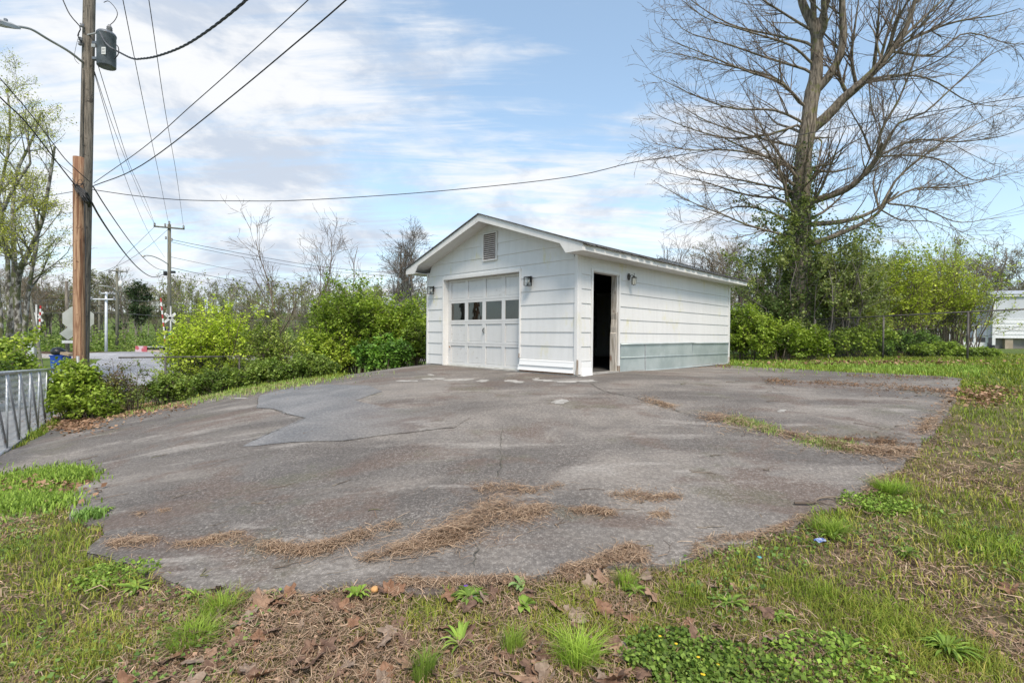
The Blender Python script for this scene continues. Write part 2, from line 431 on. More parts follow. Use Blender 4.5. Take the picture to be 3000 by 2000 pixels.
SYCA = M('pale_sycamore_bark', (.16, .145, .12), (.42, .40, .35), 1.6, .85, lo=.42, hi=.56)
LEAF = attr_mat('leaf', .5, .35, .35)
GRASSM = attr_mat('grass_blade', .6, .25, .25)
DRYM = attr_mat('dry_litter', .85, .1, .15)
PETALV = M('violet_petal', (.16, .06, .40), rough=.5)
PETALY = M('yellow_petal', (.75, .50, .02), rough=.5)

# thin pane: mostly mirror-like, lets a little of the dark inside through
def glass(name, tint, fac=.35):
    m, t, b, o = new_mat(name)
    tr = t.n('ShaderNodeBsdfTransparent'); tr.inputs[0].default_value = (*tint, 1)
    gl = t.n('ShaderNodeBsdfGlossy'); gl.inputs['Roughness'].default_value = .03; gl.inputs['Color'].default_value = (.30, .30, .29, 1)
    lw = t.n('ShaderNodeLayerWeight'); lw.inputs[0].default_value = .5
    pos = t.n('ShaderNodeNewGeometry').outputs['Position']
    bp = t.n('ShaderNodeBump'); bp.inputs['Strength'].default_value = .15; bp.inputs['Distance'].default_value = .01
    t.link(t.noise(pos, 5, 2, .5), bp.inputs['Height']); t.link(bp.outputs[0], gl.inputs['Normal'])
    f = t.math('ADD', t.math('MULTIPLY', t.math('POWER', lw.outputs['Facing'], 3.0), .7), fac, clamp=True)
    mx = t.n('ShaderNodeMixShader'); t.link(f, mx.inputs[0]); t.link(tr.outputs[0], mx.inputs[1]); t.link(gl.outputs[0], mx.inputs[2])
    t.link(mx.outputs[0], o.inputs[0]); return m
PANE = glass('window_pane', (.55, .58, .55), .30)
LAMPG = glass('lamp_glass', (.97, .975, .97), .04)
SEEDY = M('seeded_lamp_glass', (.55, .55, .48), (.66, .66, .6), 12, .25)
BULB = M('white_bulb', (.8, .8, .78), rough=.3)

# ---- the driveway: old weathered asphalt over concrete
def slab_mat(name, patch=False):
    m, t, b, o = new_mat(name)
    pos = t.n('ShaderNodeNewGeometry').outputs['Position']
    fl = t.scalev(pos, (1, 1, 0))
    big = t.noise(t.scalev(fl, (.55, 1.1, 1), (0, 0, R_(20))), .42, 5, .6, .6)
    mid = t.noise(fl, 1.7, 6, .62, .3)
    c = t.mix(t.maprange(big, .42, .58), (.160, .143, .128), (.33, .298, .262))
    c = t.mix(t.math('MULTIPLY', t.maprange(mid, .44, .60), .5), c, (.215, .198, .180))
    red = t.maprange(t.noise(t.scalev(fl, (1, 1.3, 1)), .62, 5, .65, .5), .50, .60)
    c = t.mix(t.math('MULTIPLY', red, .75), c, (.185, .135, .108))
    moss = t.maprange(t.noise(fl, .8, 6, .68), .54, .64)
    c = t.mix(t.math('MULTIPLY', moss, .55), c, (.17, .165, .11))
    pale = t.maprange(t.noise(t.scalev(fl, (.6, 2.0, 1), (0, 0, R_(12))), 1.1, 7, .66, .4), .55, .66)
    c = t.mix(t.math('MULTIPLY', pale, .7), c, (.44, .41, .37))
    dark = t.maprange(t.noise(t.scalev(fl, (.5, 1.6, 1), (0, 0, R_(-8))), .95, 6, .62, .3), .53, .66)
    c = t.mix(t.math('MULTIPLY', dark, .5), c, (.11, .10, .093))
    blu = t.maprange(t.noise(fl, .5, 3, .5), .56, .66)
    c = t.mix(t.math('MULTIPLY', blu, .12), c, (.11, .12, .14))
    if patch:
        sp = t.n('ShaderNodeSeparateXYZ'); t.link(pos, sp.inputs[0])
        pc = t.mix(t.maprange(mid, .35, .68), (.215, .222, .23), (.31, .313, .316))
        fade = t.maprange(t.math('ADD', sp.outputs[0], t.math('MULTIPLY', mid, 1.6)), -2.6, .4, 1.0, 0.0)
        c = t.mix(fade, c, pc)
    vo = t.n('ShaderNodeTexVoronoi', feature='F1'); t.link(fl, vo.inputs['Vector']); vo.inputs['Scale'].default_value = 80
    cell = t.n('ShaderNodeSeparateColor'); t.link(vo.outputs['Color'], cell.inputs[0])
    expose = t.math('MULTIPLY', t.maprange(t.noise(fl, 1.1, 5, .6), .34, .62, .35, 1.0), t.maprange(t.math('ADD', cell.outputs[0], t.math('MULTIPLY', vo.outputs['Distance'], -.9)), .12, .42))
    stone = t.mix(cell.outputs[1], (.26, .235, .21), (.56, .52, .47))
    c = t.mix(t.math('MULTIPLY', expose, .62 if not patch else .28), c, stone)
    fine = t.noise(fl, 130, 3, .7)
    grit = t.noise(fl, 26, 6, .78)
    c = t.mix(t.math('MULTIPLY', t.maprange(grit, .44, .58), .55), t.mix(1.0, c, (.66, .64, .63), 'MULTIPLY'), t.mix(1.0, c, (1.22, 1.2, 1.18), 'MULTIPLY'))
    c = t.mix(t.math('MULTIPLY', t.maprange(fine, .3, .7), .45), c, t.mix(1.0, c, (.55, .53, .52), 'MULTIPLY'))
    pit = t.maprange(t.noise(fl, 38, 4, .7), .62, .72)
    c = t.mix(t.math('MULTIPLY', pit, .5), c, (.05, .046, .042))
    t.link(c, b.inputs['Base Color']); b.inputs['Roughness'].default_value = .78; b.inputs['Specular IOR Level'].default_value = .35
    bumpn(t, b, t.math('ADD', t.math('MULTIPLY', fine, .6), t.math('MULTIPLY', mid, .8)), .55, .012)
    return m
SLAB = slab_mat('old_driveway_surface'); PATCH = slab_mat('blue_grey_patch', True)
SEAL = M('crack_dirt', (.06, .054, .046), (.13, .115, .085), 20, .95)

def soil_mat():
    m, t, b, o = new_mat('lawn_soil')
    pos = t.n('ShaderNodeNewGeometry').outputs['Position']; fl = t.scalev(pos, (1, 1, 0))
    n1 = t.maprange(t.noise(fl, .55, 6, .65), .35, .68)
    n2 = t.maprange(t.noise(fl, 3.2, 5, .65), .35, .7)
    c = t.mix(n2, (.11, .08, .055), (.26, .19, .125))
    c = t.mix(t.math('MULTIPLY', n1, .75), c, (.13, .16, .045))
    c = t.mix(t.math('MULTIPLY', t.maprange(t.noise(fl, 60, 3, .7), .4, .7), .5), c, (.045, .035, .022))
    dist = t.vmath('LENGTH', t.scalev(pos, (1, 1, 0)))
    c = t.mix(t.maprange(dist, 9, 18, 0, .85), c, t.mix(n2, (.085, .135, .030), (.13, .19, .045)))
    t.link(c, b.inputs['Base Color']); b.inputs['Roughness'].default_value = .95; b.inputs['Specular IOR Level'].default_value = .1
    bumpn(t, b, t.noise(fl, 30, 5, .7), .8, .03)
    return m
SOIL = soil_mat()
STREET = M('pale_worn_street', (.26, .26, .275), (.36, .36, .37), .5, .85, 0, .3, 60)
APRON = M('gravel_apron', (.22, .22, .225), (.36, .355, .35), 7, .95, 0, .7, 60)
BALLAST = M('railway_ballast', (.20, .185, .17), (.40, .375, .35), 6, .95, 0, .8, 20)
RAILM = M('rusty_rail', (.10, .065, .045), (.17, .12, .09), 5, .6, .3)

# ------------------------------------------------------------------ ground
def ground_sheet():
    A = 216; rr = np.r_[0.0, np.geomspace(0.35, 1100, 150)]
    th = np.linspace(0, 2 * np.pi, A, endpoint=False)
    x = (rr[1:, None] * np.sin(th)[None]).ravel(); y = (3 + rr[1:, None] * np.cos(th)[None]).ravel()
    x = np.r_[0, x]; y = np.r_[3, y]
    z = zt(x, y) - .02 + .012 * (vnoise(x, y, 2.1, 3) - .5) * (np.hypot(x, y - 3) < 30)
    i = np.arange((len(rr) - 1) * A).reshape(-1, A) + 1; nx = np.roll(i, -1, 1)
    q = np.stack([i[:-1], i[1:], nx[1:], nx[:-1]], -1).reshape(-1, 4)
    t = np.stack([np.zeros(A, int), i[0], nx[0]], 1)
    o = np_mesh('ground', np.c_[x, y, z], [q, t], SOIL, smoothed=True)
    props(o, 'lawn and earth sloping round the driveway and up the wooded hill', 'ground', kind='structure')
ground_sheet()

# driveway outline traced on the ground (photo pixels -> points on the slope)
_px = [(-260,1392),(-120,1372),(0,1335),(60,1310),(120,1280),(180,1243),(250,1225),(330,1208),(420,1193),(560,1167),(680,1152),(800,1134),(900,1120),(1000,1105),(1090,1088),(1180,1075),(1248,1066)]
_far = [tuple(p[:2]) for p in gnd(*zip(*_px))]
GA = R_(45.8); GC = np.array([1.27, 9.7]); _ca, _sa = math.cos(GA), math.sin(GA)
def gl2w(x, y): return (GC[0] + x * _ca - y * _sa, GC[1] + x * _sa + y * _ca)
_gar = [gl2w(.35, 4.95), gl2w(.35, .35), gl2w(7.6, .35)]
_px2 = [(2200,1076),(2330,1082),(2500,1092),(2650,1098),(2760,1103),(2815,1110),(2803,1158),(2782,1204),(2742,1258),(2700,1303),(2672,1335),(2650,1373),(2578,1405),(2548,1450),(2487,1482),(2370,1514),(2312,1550),(2237,1572),(2179,1599),(2112,1608),(2027,1653),(1950,1668),(1884,1672),(1780,1668),(1670,1684),(1600,1700),(1520,1708),(1446,1715),(1344,1722),(1268,1742),(1196,1744),(1150,1722),(1089,1720),(1000,1729),(893,1737),(759,1737),(625,1738),(558,1724),(491,1706),(402,1688),(384,1666),(339,1653),(312,1630),(268,1621),(263,1604),(312,1568),(290,1541),(214,1519),(200,1478),(187,1447),(268,1411),(286,1395),(201,1380),(125,1377),(45,1393),(-40,1405),(-200,1440)]
_near = [tuple(p[:2]) for p in gnd(*zip(*_px2))]
SLABP = np.array(_far + _gar + _near)
def jag(poly, step, amp, seed=0):
    e = []
    for a, b in zip(poly, np.roll(poly, -1, axis=0)):
        L = np.linalg.norm(b - a); m = max(1, int(L / step)); nrm = np.array([b[1] - a[1], a[0] - b[0]]) / (L + 1e-9)
        for i in range(m):
            p = a + (b - a) * i / m
            e.append(p + nrm * amp * (vnoise(p[0], p[1], 5.0, seed) + .5 * vnoise(p[0], p[1], 14.0, seed + 1) - .75) * 2)
    return np.array(e)
SLABJ = jag(SLABP, .09, .035, 5)
def zslab(x, y):
    return zt(x, y) + .012 * (vnoise(x, y, .8, 9) - .5) + .006 * (vnoise(x, y, 2.5, 11) - .5)
drive = sheet('driveway', SLABJ, .012, .14, SLAB, zfun=zslab, skirt=.08)
props(drive, 'wide cracked grey driveway sloping down from the white garage', 'driveway', kind='structure')
# blue-grey repair in the driveway
_pp = [(710,1312),(778,1276),(835,1252),(893,1227),(833,1215),(799,1202),(752,1198),(757,1180),(759,1161),(840,1140),(950,1128),(1080,1132),(1120,1150),(1040,1176),(1130,1196),(1300,1208),(1380,1225),(1330,1255),(1150,1275),(1000,1297),(850,1300),(760,1309)]
PATCHP = jag(np.array([p[:2] for p in gnd(*zip(*_pp))]), .1, .02, 8)
po = sheet('asphalt_patch', PATCHP, .018, .16, PATCH, drive, zfun=zslab)
# seams and cracks: ribbons of dark dirt with a ragged width
def crack(pts, wid, seed):
    g = gnd(*zip(*pts))[:, :2]; s = spline(g, max(12, int(np.linalg.norm(np.diff(g, axis=0), axis=1).sum() / .06)))
    r = np.random.default_rng(seed); T = np.gradient(s, axis=0); N = np.c_[-T[:, 1], T[:, 0]]; N /= np.linalg.norm(N, axis=1, keepdims=True)
    s = s + N * (np.cumsum(r.normal(0, .006, len(s))) * .5 + r.normal(0, .008, len(s)))[:, None]
    hw = .6 * wid * np.clip(r.normal(.5, .28, len(s)), .12, 1.2) * np.sin(np.linspace(.15, 2.99, len(s))) ** .4
    a = s + N * hw[:, None]; b = s - N * hw[:, None]
    V = np.r_[np.c_[a, zslab(a[:, 0], a[:, 1]) + .023], np.c_[b, zslab(b[:, 0], b[:, 1]) + .023]]
    n = len(s); i = np.arange(n - 1)
    np_mesh('crack', V, np.stack([i, i + 1, n + i + 1, n + i], 1), SEAL, drive)
for kk, (pts, wid) in enumerate([
  ([(700,1314),(780,1277),(893,1228)], .016), ([(893,1227),(833,1214),(799,1201),(752,1198)], .014), ([(752,1198),(759,1161),(800,1147)], .012),
  ([(420,1255),(560,1230),(660,1210),(752,1198)], .012), ([(850,1301),(1000,1298),(1150,1277),(1330,1256)], .012),
  ([(1462,1318),(1470,1345),(1466,1375),(1455,1412)], .014), ([(1398,1600),(1394,1640),(1390,1668)], .010),
  ([(1730,1125),(1780,1150),(1850,1165),(1930,1190),(2030,1218),(2140,1245)], .022),
  ([(1470,1250),(1466,1290),(1462,1318)], .008), ([(560,1385),(680,1350),(800,1325),(900,1310)], .010),
  ([(2190,1085),(2240,1110),(2252,1125),(2300,1160)], .012), ([(1000,1180),(1200,1165),(1400,1150),(1560,1120)], .008),
  ([(2250,1125),(2400,1142),(2600,1143),(2760,1150)], .014)]):
    crack(pts, wid, 40 + kk)

SCUFF = M('pale_scuffed_surface', (.30, .28, .25), (.42, .395, .36), 9, .9, 0, .4, 60)
def scuff(px, py, w, h, seed):
    r = np.random.default_rng(seed); a = np.linspace(0, 2 * np.pi, 22, endpoint=False); rad = np.clip(1 + r.normal(0, .22, 22) + .35 * np.cos(2 * a + r.uniform(0, 6)), .3, 1.7)
    q = np.array([p[:2] for p in gnd(px + w * .5 * rad * np.cos(a), py + h * .5 * rad * np.sin(a))])
    sheet('scuff', q, .0165, .12, SCUFF, drive, zfun=zslab)
for kk, (px, py, w, h) in enumerate([(1195,1118,50,5),(1270,1112,60,7),(1340,1115,70,9),(1415,1117,40,5),(1505,1119,60,8),(1600,1117,60,6),(1690,1120,90,8),(1570,1112,24,4),(1640,1180,50,10),(1262,1100,14,5),(2290,1205,30,6),(640,1160,60,4),(700,1168,50,4)]):
    scuff(px, py, w, h, 60 + kk)

# ------------------------------------------------------------------ street, apron, railway
cl = spline([(-22,-14),(-19.5,0),(-18.5,10),(-18.8,22),(-24.8,33),(-33.3,45),(-44,62),(-51,78)], 40)
Tn = np.gradient(cl, axis=0); Nn = np.c_[-Tn[:, 1], Tn[:, 0]]; Nn /= np.linalg.norm(Nn, axis=1, keepdims=True)
STP = np.vstack([cl + Nn * 2.95, (cl - Nn * 2.95)[::-1]])
props(sheet('street', STP, .05, 1.2, STREET, skirt=.12), 'pale worn street running to the railway crossing', 'street', kind='structure')
APP = np.array([(-7.75,7.6),(-9.4,9.7),(-11.3,12.3),(-12.5,14.5),(-14.9,16.5),(-15.0,8),(-13.5,4.5),(-9.5,5.5)])
props(sheet('apron', APP, .04, .5, APRON, skirt=.12), 'pale gravel apron between the chain link gate and the street', 'driveway apron', kind='structure')
tr = thing('railway_track', 'rusty railway track on a pale ballast bed crossing the street', 'railway track', (-25, 47, float(zt(-25, 47))))
mb = MB(); mb.prism([(-2.6, -.1), (-1.7, .28), (1.7, .28), (2.6, -.1)], 'x', -65, 45).build('ballast_bed', BALLAST, tr)
for yy in (-.72, .72):
    MB().prism([(yy - .07, .26), (yy - .07, .29), (yy - .02, .32), (yy - .035, .44), (yy + .035, .44), (yy + .02, .32), (yy + .07, .29), (yy + .07, .26)], 'x', -65, 45).build('rail', RAILM, tr)
mb = MB()
for k_ in range(150): mb.box(-65 + k_ * .73, -65 + k_ * .73 + .23, -1.3, 1.3, .2, .295)
o = mb.build('sleepers', FARPOLE, tr); o['kind'] = 'stuff'

MB().prism([(-3.4, -.02), (-1.9, .43), (1.9, .43), (3.4, -.02)], 'x', -13.6, -5.4).build('crossing_panel', STREET, tr)

# ------------------------------------------------------------------ garage
gar = thing('garage', 'white lap sided single garage with open side door', 'garage', (GC[0], GC[1], 0), GA)
W_, L_ = 4.87, 7.72                      # front along local y, side along local x
RIDGE = W_ / 2
def roof_z(y): return 3.30 - abs(y - RIDGE) * .347        # underside of the rake at the gable wall
ROWS = [0.03] + [.285 + .2865 * i for i in range(12)]
fw = MB().box(.02, .12, 1.53 - .02, W_ - .02, 2.17, 2.40).build('front_wall', INTER, gar)   # structural wall behind the boards
MB().box(.02, .12, .0, 1.52, .0, 2.40).build('stud_panel', INTER, fw)
MB().box(.02, .12, 4.20, W_ - .02, .0, 2.40).build('stud_panel', INTER, fw)
MB().prism([(0.02, 2.401), (W_ - .02, 2.401), (RIDGE, 3.27)], 'x', .02, .12).build('gable_panel', INTER, fw)
sw = MB().box(1.47, L_, .02, .12, .0, 2.40).build('side_wall', INTER, gar)
MB().box(.125, .48, .02, .12, .0, 2.40).build('stud_panel', INTER, sw)
MB().box(.48, 1.47, .02, .12, 2.13, 2.40).build('stud_panel', INTER, sw)
MB().box(.0, L_, W_ - .10, W_, .0, 2.40).build('back_side_wall', PAINT, gar)
rw = MB().box(L_ - .10, L_, .12, W_ - .10, .0, 2.40).build('rear_wall', PAINT, gar)
MB().prism([(0, 2.402), (W_, 2.402), (RIDGE, 3.27)], 'x', L_ - .1, L_).build('gable_panel', PAINT, rw)
MB().box(.12, L_ - .10, .12, W_ - .10, -.30, .035).build('floor_slab', M('garage_floor', (.05, .048, .045), (.08, .076, .07), 2, .9), gar)
MB().box(-.035, L_ + .05, -.03, W_ + .03, -.35, .012).build('footing', M('footing_concrete', (.26, .245, .22), (.36, .34, .31), 4, .9, 0, .4, 40), gar)
# studs and a shelf glimpsed inside
MB().box(1.9, 1.94, 1.0, 3.9, 1.60, 1.63).build('shelf', M('inside_shelf', (.07, .06, .05), rough=.8), gar)
MB().box(3.0, 3.04, 2.2, 2.28, .9, 1.15).build('hook_board', M('inside_board', (.3, .29, .27), rough=.8), gar)

def board_f(y0, y1, z0, z1, ty0=None, ty1=None, parent=fw):
    """lap board on the front: bottom edge stands proud, top tucks under the next"""
    ty0 = y0 if ty0 is None else ty0; ty1 = y1 if ty1 is None else ty1
    V = [(-.025,y0,z0),(-.025,y1,z0),(-.009,ty1,z1),(-.009,ty0,z1),(.02,y0,z0),(.02,y1,z0),(.02,ty1,z1),(.02,ty0,z1)]
    b = MB(); b.add(V, [[(0,1,2,3),(7,6,5,4),(0,4,5,1),(3,2,6,7),(0,3,7,4),(1,5,6,2)]]); return b.build('siding_board', PAINT, parent)
def board_s(x0, x1, z0, z1, parent=sw):
    V = [(x0,-.025,z0),(x1,-.025,z0),(x1,-.009,z1),(x0,-.009,z1),(x0,.02,z0),(x1,.02,z0),(x1,.02,z1),(x0,.02,z1)]
    b = MB(); b.add(V, [[(3,2,1,0),(4,5,6,7),(1,5,4,0),(7,6,2,3),(4,7,3,0),(2,6,5,1)]]); return b.build('siding_board', PAINT, parent)
for i in range(len(ROWS) - 1):
    z0, z1 = ROWS[i], ROWS[i + 1] + .006
    if z0 < 2.2:
        if i > 0: board_f(.045, 1.515, z0, z1)
        else: board_f(.045, 1.515, .2, z1)
        if z0 < 1.9: board_f(4.225, W_ - .03, z0, z1)
        else:
            board_f(4.225, W_ - .03, z0, z1)
            board_f(1.516, 4.224, 2.235, z1)
    else:
        def ylim(z): return (max(.045, RIDGE - (3.385 - z) / .3536), min(W_ - .045, RIDGE + (3.385 - z) / .3536))
        a, b = ylim(z0); c, d = ylim(min(z1, 3.37))
        if a < b: board_f(a, b, z0, min(z1, 3.37), c, d)
    if z0 < 2.2:
        z1s = min(z1, 2.37)
        board_s(.10, .43, max(z0, .2) if i == 0 else z0, z1s)
        if z0 > .5: board_s(1.505, L_ - .09, z0, z1s)
        if z0 > 1.9: board_s(.431, 1.504, 2.135, z1s)
board_s(.10, L_ - .09, ROWS[8] + .006, 2.372)
# corner boards
MB().box(-.040, -.002, -.036, .044, .02, 2.40).build('corner_board', CASING, fw, bevel=.004)
MB().box(-.002, .098, -.036, -.002, .02, 2.375).build('corner_board', CASING, sw, bevel=.004)
MB().box(-.036, -.002, W_ - .03, W_ + .03, .02, 2.40).build('corner_board', CASING, fw, bevel=.004)
MB().box(L_ - .085, L_ + .03, -.036, -.002, .0, 2.375).build('corner_board', CASING, sw, bevel=.004)
MB().prism([(-.041, .012), (.0, .012), (-.004, .10), (-.018, .16), (-.016, .27), (-.030, .33), (-.041, .30)], 'x', -.044, .0).build('rotten_corner_foot', ROT, fw)
MB().box(L_ - .06, L_ + .034, -.04, -.002, .0, .18).build('rotten_corner_foot', ROT, sw)
# new vinyl skirting strips at the foot of the front right and round the corner
def skirt_f(y0, y1, z0, z1, p): 
    return MB().prism([(-.030, z1), (-.045, z1 - .012), (-.046, z1 - .05), (-.062, z0), (-.03, z0), (-.02, z1)], 'y', y0, y1).build('vinyl_strip', VINYL, p)
skirt_f(.045, 1.50, .155, .28, fw); skirt_f(.045, 1.545, .045, .157, fw)
MB().prism([(.10, .27), (.42, .27), (.42, .16), (.10, .16)], 'y', -.05, -.027).build('vinyl_strip', VINYL, sw)
b = MB(); V = [(.10,-.05,.158),(.42,-.05,.158),(.43,-.085,-.01),(.09,-.085,-.01),(.10,-.027,.158),(.42,-.027,.158),(.43,-.03,-.01),(.09,-.03,-.01)]
b.add(V, [[(0,1,2,3),(7,6,5,4),(0,4,5,1),(3,2,6,7),(0,3,7,4),(1,5,6,2)]]).build('vinyl_strip', VINYL, sw)
MB().box(-.03, .0, .05, 1.52, .008, .05).build('rusty_sill', RUST, fw)
# galvanised sheets along the foot of the side
for x0, x1, rel in ((1.525, 2.594, 0), (2.597, 5.13, .004), (5.133, 7.625, -.003)):
    sh = MB().prism([(-.034, .59), (-.046, .60), (-.046, .62), (-.028, .63), (-.027, .30), (-.037 - rel, .297), (-.037 - rel, .288), (-.027, .284), (-.030 - rel, .0), (-.048, -.015), (-.048, -.028), (-.012, -.03), (-.012, .625)], 'x', x0, x1).build('metal_sheet', GALV, sw)
MB().box(2.588, 2.604, -.052, -.03, -.02, .60).build('sheet_seam', GALVP, sw)
MB().tube([(1.53, -.05, .605), (3.2, -.052, .612), (5.1, -.053, .626), (5.3, -.05, .607), (7.62, -.05, .602)], .013, 6).build('top_bead', GALV, sw, True)
MB().tube([(1.53, -.052, -.02), (7.3, -.054, -.03)], .012, 6).build('bottom_bead', GALV, sw, True)
MB().tube([(1.53, -.045, .318), (7.62, -.045, .282)], .008, 6).build('middle_bead', GALV, sw, True)

# garage door
gd = thing_d = MB().box(.155, .165, 1.54, 4.18, .035, 2.16).build('garage_door', DOORP, gar)
XD0, XD1 = .118, .150
ys = [1.54, 2.12 + .0, 2.215, 2.77, 2.87, 3.41, 3.51, 4.06, 4.17]
ycols = [(1.62, 2.115), (2.225, 2.765), (2.88, 3.405), (3.52, 4.055)]
secs = [(.035, .562), (.566, 1.093), (1.097, 1.624), (1.628, 2.155)]
for si, (a, b_) in enumerate(secs):
    MB().box(XD0, .154, 1.545, 4.17, a, a + .052).build('rail', DOORP, gd, bevel=.003)
    MB().box(XD0, .154, 1.545, 4.17, b_ - .052, b_).build('rail', DOORP, gd, bevel=.003)
    edges = [1.545] + [v for c in ycols for v in c] + [4.17]
    for k_ in range(0, 10, 2):
        MB().box(XD0 + .001, .154, edges[k_], edges[k_ + 1], a + .052, b_ - .052).build('stile', DOORP, gd)
    for (c, d) in ycols:
        if si == 2:
            MB().box(.133, .137, c, d, a + .052, b_ - .052).build('window_pane', PANE, gd)
        else:
            q = .022; za, zb = a + .052, b_ - .052
            V = [(.146,c,za),(.146,d,za),(.146,d,zb),(.146,c,zb),(.136,c+q,za+q),(.136,d-q,za+q),(.136,d-q,zb-q),(.136,c+q,zb-q)]
            MB().add(V, [[(4,5,6,7),(0,1,5,4),(1,2,6,5),(2,3,7,6),(3,0,4,7)]]).build('panel', DOORP, gd)
# the sheet behind the panes must be open: replace the backing by two strips
bpy.data.objects.remove(gd.children[0], do_unlink=True) if False else None
me = gd.data; me.clear_geometry()
t_ = MB().box(.155, .163, 1.54, 4.18, .035, 1.09).box(.155, .163, 1.54, 4.18, 1.63, 2.165)
me.from_pydata(t_.v, [], t_.f); me.update()
h = MB().box(.098, .12, 2.79, 2.83, .83, .96).build('door_handle', ALU, gd); MB().tube([(.10, 2.81, .93), (.07, 2.81, .92), (.07, 2.81, .86), (.10, 2.81, .85)], .008, 6).build('grip', BLACK, h)
h = MB().tube([(.10, 4.10, .47), (.08, 4.08, .49), (.085, 4.05, .46)], .012, 6).build('side_latch', RUST, gd)
MB().box(.10, .155, 1.545, 4.17, .010, .036).build('bottom_seal', M('worn_bottom_edge', (.5, .49, .44), (.66, .65, .6), 6, .8, spots=((.28, .2, .13), 8, .6, .8)), gd)
# jambs and casing of the big door
MB().box(-.005, .20, 4.172, 4.20, .012, 2.20).build('door_jamb', CASING, fw)
MB().box(-.005, .20, 1.52, 1.538, .012, 2.20).build('door_jamb', CASING, fw)
MB().box(-.005, .20, 1.538, 4.172, 2.165, 2.20).build('door_jamb', CASING, fw)
MB().box(-.042, -.006, 4.175, 4.222, .012, 2.235).build('door_casing', CASING, fw, bevel=.004)
MB().box(-.042, -.006, 1.495, 1.535, .30, 2.235).build('door_casing', CASING, fw, bevel=.004)
MB().box(-.046, -.006, 1.536, 4.174, 2.16, 2.232).build('door_casing', CASING, fw, bevel=.004)
MB().box(-.05, -.04, 1.50, 1.53, .30, .40).build('torn_casing_end', ROT, fw)

# side doorway: open, black inside
MB().box(.480, .50, -.03, .13, .02, 2.11).build('doorway_jamb', CASING, sw)
jb = MB().prism([(1.45, .03), (1.45, 2.10), (1.415, 2.10), (1.415, 1.25), (1.43, 1.15), (1.405, .98), (1.408, .86), (1.385, .84), (1.385, .03)], 'y', .0, .14).build('doorway_jamb', ROTL, sw)
MB().prism([(1.416, 2.10), (1.416, 1.36), (1.422, 1.30), (1.45, 1.30), (1.45, 2.10)], 'y', -.004, .0).build('jamb_paint', CASING, jb)
MB().box(.50, 1.45, -.03, .13, 2.085, 2.115).build('doorway_head', CASING, sw)
MB().box(.432, .482, -.046, -.005, .0, 2.15).build('doorway_casing', CASING, sw, bevel=.004)
MB().box(1.452, 1.502, -.046, -.005, .14, 2.15).build('doorway_casing', CASING, sw, bevel=.004)
MB().box(1.452, 1.503, -.046, -.005, -.01, .14).build('rotten_casing_foot', ROT, sw)
MB().box(.483, 1.451, -.048, -.005, 2.10, 2.152).build('doorway_casing', CASING, sw, bevel=.004)
MB().box(.46, 1.47, -.05, .14, .0, .03).build('door_sill', M('sill_concrete', (.3, .285, .26), (.4, .38, .35), 5, .9), sw)

# gable vent
vt = MB().box(-.03, .0, 2.25, 2.69, 2.50, 3.12).build('gable_vent', M('vent_dark', (.06, .05, .045), rough=.9), fw)
for (a, b_, c, d) in ((2.235, 2.262, 2.485, 3.135), (2.678, 2.705, 2.485, 3.135)): MB().box(-.058, -.022, a, b_, c, d).build('vent_frame', CASING, vt, bevel=.003)
for (c, d) in ((2.485, 2.512), (3.108, 3.135)): MB().box(-.058, -.022, 2.262, 2.678, c, d).build('vent_frame', CASING, vt, bevel=.003)
for k_ in range(13):
    z = 2.515 + k_ * .0455
    MB().prism([(-.052, z), (-.050, z - .006), (-.012, z + .036), (-.014, z + .042)], 'y', 2.262, 2.678).build('slat', BEIGE, vt)

